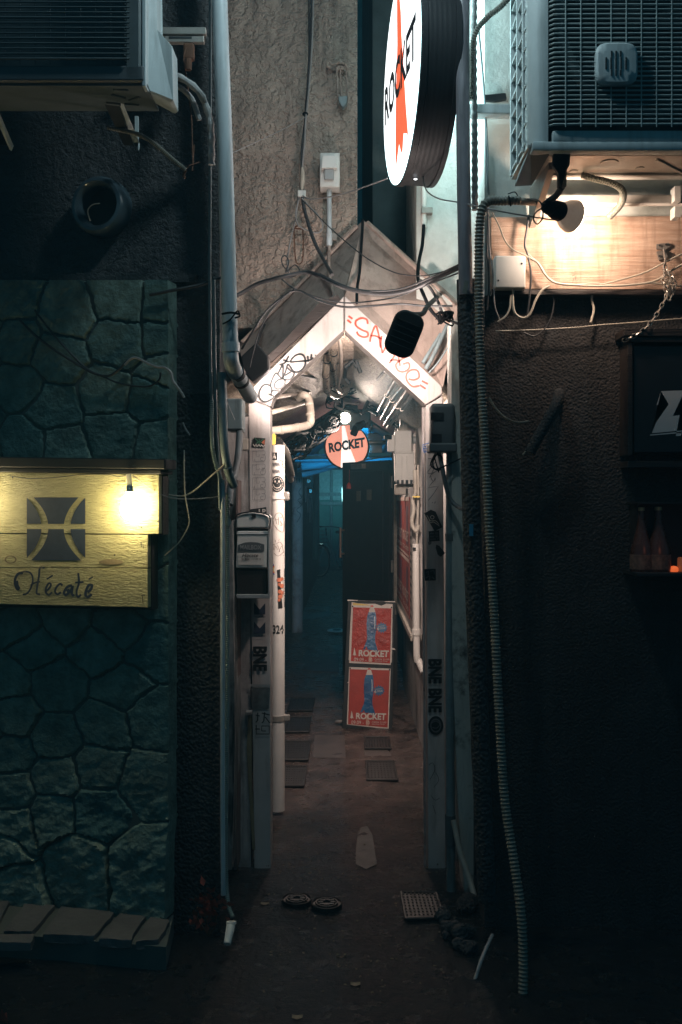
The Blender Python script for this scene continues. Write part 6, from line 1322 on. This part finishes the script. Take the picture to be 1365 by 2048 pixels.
part('white_clip', lambda b: boxpx(b, 596, 380, 612, 393, 4.55, 4.575, .002), M['plastic_white'], t)
part('knot', lambda b: torus(b, P(611, 228, 4.57), (0, .2, 1), .010, .004, 16, 6), M['black_rubber'], t)
cable('cable', 'thick black cable sagging across the hood to the right downpipe', [(452, 600, 4.1), (480, 588, 4.15), (515, 568, 4.15), (560, 555, 4.1), (610, 545, 4.1), (640, 552, 4.05), (680, 572, 4.0), (720, 583, 4.0), (770, 588, 4.0), (820, 580, 3.95), (870, 558, 3.85), (935, 528, 3.6)], .0085, M['cable_dark'], W)
cable('cable', 'second black cable running just above the sagging thick one', [(640, 548, 4.07), (690, 572, 4.02), (740, 582, 4.0), (800, 578, 3.97), (860, 556, 3.85), (930, 524, 3.62)], .004, M['cable_dark'], W)
cable('cable', 'black cable drooping lower across the gable apex', [(484, 698, 4.15), (508, 660, 4.1), (535, 620, 4.1), (575, 588, 4.1), (600, 582, 4.08), (640, 602, 4.05), (690, 614, 4.05), (740, 612, 4.05), (800, 608, 4.0), (850, 612, 4.0), (905, 612, 3.95)], .0045, M['cable_dark'], W)
cable('cable', 'thin cable touching the gable apex from the left', [(560, 555, 4.1), (585, 575, 4.1), (615, 588, 4.1), (655, 600, 4.1), (700, 606, 4.1), (760, 600, 4.05), (800, 592, 4.0), (850, 572, 3.9), (920, 545, 3.65)], .003, M['cable_dark'], W)
cable('cable', 'long thin cable crossing diagonally over the gable apex', [(603, 398, 4.56), (625, 420, 4.5), (660, 455, 4.45), (700, 490, 4.3), (740, 520, 4.2), (790, 545, 4.1), (840, 552, 4.0), (880, 545, 3.8), (930, 530, 3.62)], .0025, M['cable_dark'], W)
cable('cable', 'grey cable from the white clip to the round sign', [(604, 390, 4.56), (620, 398, 4.5), (655, 395, 4.4), (700, 384, 4.3), (740, 370, 4.2), (775, 357, 4.1)], .003, M['cable_grey'], W)
cable('cable', 'dark bundle slanting down from the white clip to the gable', [(605, 394, 4.56), (612, 430, 4.55), (628, 480, 4.5), (645, 515, 4.45), (665, 550, 4.3)], .008, M['cable_dark'], W)
cable('cable', 'grey cable looping below the white clip', [(600, 394, 4.56), (592, 425, 4.56), (597, 450, 4.55), (618, 462, 4.55), (638, 465, 4.55), (646, 450, 4.55), (636, 430, 4.55), (618, 412, 4.55), (604, 396, 4.55)], .0035, M['cable_grey'], W)
cable('cable', 'grey cable falling straight from the white clip to the left knot', [(597, 392, 4.57), (593, 430, 4.57), (582, 480, 4.57), (575, 520, 4.5), (578, 545, 4.3)], .0035, M['cable_grey'], W)
cable('cable', 'small loops of cable knotted at the left of the hood', [(578, 545, 4.3), (566, 530, 4.3), (564, 516, 4.3), (572, 512, 4.3), (578, 525, 4.3), (572, 545, 4.28), (590, 530, 4.28), (600, 545, 4.25), (578, 556, 4.2), (568, 548, 4.2)], .0025, M['cable_dark'], W)
cable('cable', 'black cable hanging down the ridge of the hood', [(726, 440, 4.56), (724, 480, 4.52), (720, 540, 4.42), (715, 575, 4.32), (714, 606, 4.22)], .0065, M['black_rubber'], W)
cable('cable', 'thin wire slanting across the beige wall to the downpipe', [(452, 312, 3.7), (500, 290, 4.1), (560, 262, 4.4), (610, 235, 4.57)], .0018, M['cable_grey'], W)
cable('cable', 'curved black cable over the left flood lamp', [(590, 578, 4.1), (565, 596, 4.08), (540, 625, 4.06), (520, 660, 4.05), (508, 700, 4.03), (500, 735, 4.03)], .003, M['cable_dark'], W)
cable('cable', 'thin black cable leaving the bottom of the round sign to the right', [(846, 352, 3.85), (850, 372, 3.8), (858, 386, 3.78), (880, 398, 3.7), (920, 405, 3.55), (970, 416, 3.42), (1020, 426, 3.40), (1080, 436, 3.42), (1110, 440, 3.45)], .0028, M['cable_grey'], W)
cable('cable', 'black cables bunched under the right hood edge', [(840, 560, 4.0), (860, 575, 4.0), (875, 600, 4.0), (885, 625, 4.0), (900, 640, 3.98), (918, 648, 3.9)], .006, M['cable_dark'], W)
t = thing('cable_knot', 'matted knot of black cables beside the right flood lamp arm', 'cables')
def knot(b):
    for k in range(7):
        tube(b, [P(878+rg.uniform(-6, 30), 634+rg.uniform(-12, 18), 3.97+rg.uniform(-.03, .03)) for _ in range(6)], .0035, seg=6, n=5)
part('cables', knot, M['black_rubber'], t)
part('lamp_bracket', lambda b: tube(b, [P(850, 560, 4.3), P(875, 590, 4.28), P(900, 625, 4.25)], .012, seg=8, n=2), M['hood_paint'], t)
# cables left wall
L_ = 'loose cables on the stone wall'
def lwc(px, py, e=.035): p = LW(e)(px, py); return p
def lcable(label, pts, r, m, g=L_, e=.036):
    bm = NB(); tube(bm, [LW(q[2] if len(q) > 2 else e)(q[0], q[1]) for q in pts], r, seg=8, n=8)
    tag(link('cable', bm, m, smooth=True), label, 'cable', g)
lcable('dark cable slanting across the stones, lower of two', [(40, 640), (70, 670), (110, 700), (150, 725), (185, 745), (215, 752), (235, 742), (255, 722), (270, 716)], .005, M['cable_dark'])
lcable('dark cable slanting across the stones, upper of two', [(70, 620), (100, 660), (140, 705), (175, 738), (205, 752)], .004, M['cable_dark'])
lcable('pale ended cable arching off the stone edge', [(250, 730), (262, 718), (275, 716), (295, 726), (315, 734), (330, 735), (342, 745), (347, 762), (360, 780), (369, 795)], .0045, M['cable_grey'], e=.05)
lcable('dark cable looping low over the stones', [(200, 750), (235, 765), (270, 772), (300, 772), (318, 760), (322, 745)], .0035, M['cable_dark'])
lcable('short dangling cable end below the pale ended cable', [(366, 845), (372, 858), (380, 870)], .003, M['cable_grey'], e=-.05)
lcable('glinting cable sagging from the bar sign to the corner hoses', [(322, 983), (340, 990), (365, 992), (385, 984), (405, 968), (425, 950), (440, 938), (452, 925)], .0032, M['cable_cream'], e=.02)
lcable('thin wire hanging with a sharp bend right of the bar sign', [(369, 900), (369, 940), (371, 990), (378, 1030), (378, 1050), (362, 1080), (345, 1098), (330, 1111)], .0022, M['cable_cream'], e=.03)
lcable('thin wire running level from the bar sign to the corner', [(265, 950, .12), (285, 965, .12), (310, 982, .10), (340, 995, .06), (380, 998, .02), (430, 994, -.02), (460, 984, -.04)], .0018, M['cable_grey'])
lcable('thin lamp wire stapled along the top of the bar sign', [(20, 952, .108), (60, 957, .108), (110, 955, .108), (165, 949, .108), (215, 949, .108), (240, 953, .108), (262, 948, .11)], .0015, M['cable_dark'])
lcable('faint wire slanting down the dark upper wall', [(345, 380, -.06), (300, 430, -.06), (260, 475, -.06), (230, 515, -.06)], .002, M['cable_dark'])
lcable('thick dark cable hugging the wall top of the stones', [(445, 555, -.03), (400, 570, 0), (350, 580, .03), (300, 590, .035)], .006, M['cable_dark'])
# cables right, beneath wooden board
G_ = 'cables beneath the wooden board'
def rc(label, pts, r, m, d=3.62): ptube('cable', label, 'cable', [(x, y, q[0] if q else d) for x, y, *q in pts], r, m, G_, seg=8)
rc('pale cables bundled along the bottom of the wooden board', [(1052, 512), (1075, 525), (1090, 548), (1110, 565), (1150, 570), (1200, 572), (1260, 570), (1310, 562), (1345, 540), (1400, 510)], .0042, M['cable_cream'])
rc('second pale cable twisted along the board bottom', [(1056, 508), (1080, 530), (1098, 556), (1130, 570), (1190, 567), (1240, 572), (1300, 566), (1365, 572), (1450, 570)], .003, M['cable_cream'])
rc('thin pale cable rising to the right edge over the board', [(1200, 570), (1240, 560), (1290, 545), (1330, 525), (1365, 508), (1420, 490)], .003, M['cable_cream'])
rc('pale cable looping from the hose to the junction box', [(985, 425), (998, 450), (1010, 480), (1025, 498), (1040, 506), (1054, 512)], .003, M['cable_cream'])
rc('dark cable hanging beside the junction box', [(1058, 430), (1054, 460), (1050, 490), (1056, 510), (1062, 545), (1060, 590), (1055, 630)], .004, M['cable_dark'])
rc('pale cable drooping in a loop under the junction box', [(1028, 576), (1026, 600), (1030, 625), (1045, 636), (1060, 628), (1072, 600), (1085, 580), (1100, 572)], .0045, M['cable_cream'])
rc('dark cable loop hanging on the brown wall', [(1102, 575), (1108, 600), (1104, 630), (1092, 655), (1070, 672), (1048, 665)], .003, M['cable_dark'], 3.66)
rc('short pale cable tail hanging below the board middle', [(1186, 583), (1184, 598), (1188, 620), (1182, 645)], .0045, M['cable_cream'], 3.66)
rc('long taut cord crossing the brown wall', [(992, 662), (1060, 660), (1150, 655), (1200, 650), (1270, 645), (1365, 637), (1480, 630)], .0024, M['cable_cream'], 3.66)
rc('thin wire hanging left of the junction box', [(976, 400), (978, 450), (980, 500), (988, 560), (990, 610), (1000, 640)], .0025, M['cable_grey'])
rc('dark wire strand hanging from the hose bend', [(972, 402), (976, 440), (975, 500), (978, 560), (975, 620)], .003, M['cable_dark'])
rc('pale double cable under the hose left of the drooping loop', [(1022, 590), (1020, 615), (1012, 632), (996, 644)], .0035, M['cable_cream'])
bm = NB(); box(bm, (0, 9, 3), (16, 33, 10))
hm = bpy.data.materials.new('shadow_lift'); hm.use_nodes = True; hn = hm.node_tree; hn.nodes.clear()
ho = hn.nodes.new('ShaderNodeOutputMaterial'); hv = hn.nodes.new('ShaderNodeVolumePrincipled')
hv.inputs['Color'].default_value = (.30, .78, 1, 1); hv.inputs['Density'].default_value = .011  # tinted volume added so the darkest tones lift to teal
hn.links.new(hv.outputs[0], ho.inputs['Volume'])
hz_ = link('shadow_lift', bm, hm); hz_['kind'] = 'stuff'; hz_['label'] = 'thin teal volume added to lift the dark tones of the lane'; hz_['category'] = 'shadow_lift'
# ---------------------------------------------------------------- put every thing's origin at its base
def desc(o):
    out = []
    for c_ in o.children: out.append(c_); out += desc(c_)
    return out
bpy.context.view_layer.update()
for o in [x for x in C.objects if x.parent is None and x.type in ('EMPTY', 'MESH') and 'kind' not in x or (x.parent is None and x.type == 'MESH' and x.get('kind') == 'stuff')]:
    ms = [x for x in [o]+desc(o) if x.type == 'MESH']
    if not ms: continue
    co = [x.matrix_world @ v.co for x in ms for v in x.data.vertices]
    lo = Vector([min(c_[i] for c_ in co) for i in range(3)]); hi = Vector([max(c_[i] for c_ in co) for i in range(3)])
    b_ = Vector(((lo.x+hi.x)/2, (lo.y+hi.y)/2, lo.z))
    Tm = Matrix.Translation(-b_)
    for x in ms: x.data.transform(Tm)
    for x in desc(o):
        if x.type == 'LIGHT': x.location -= b_
    o.location = o.location+b_
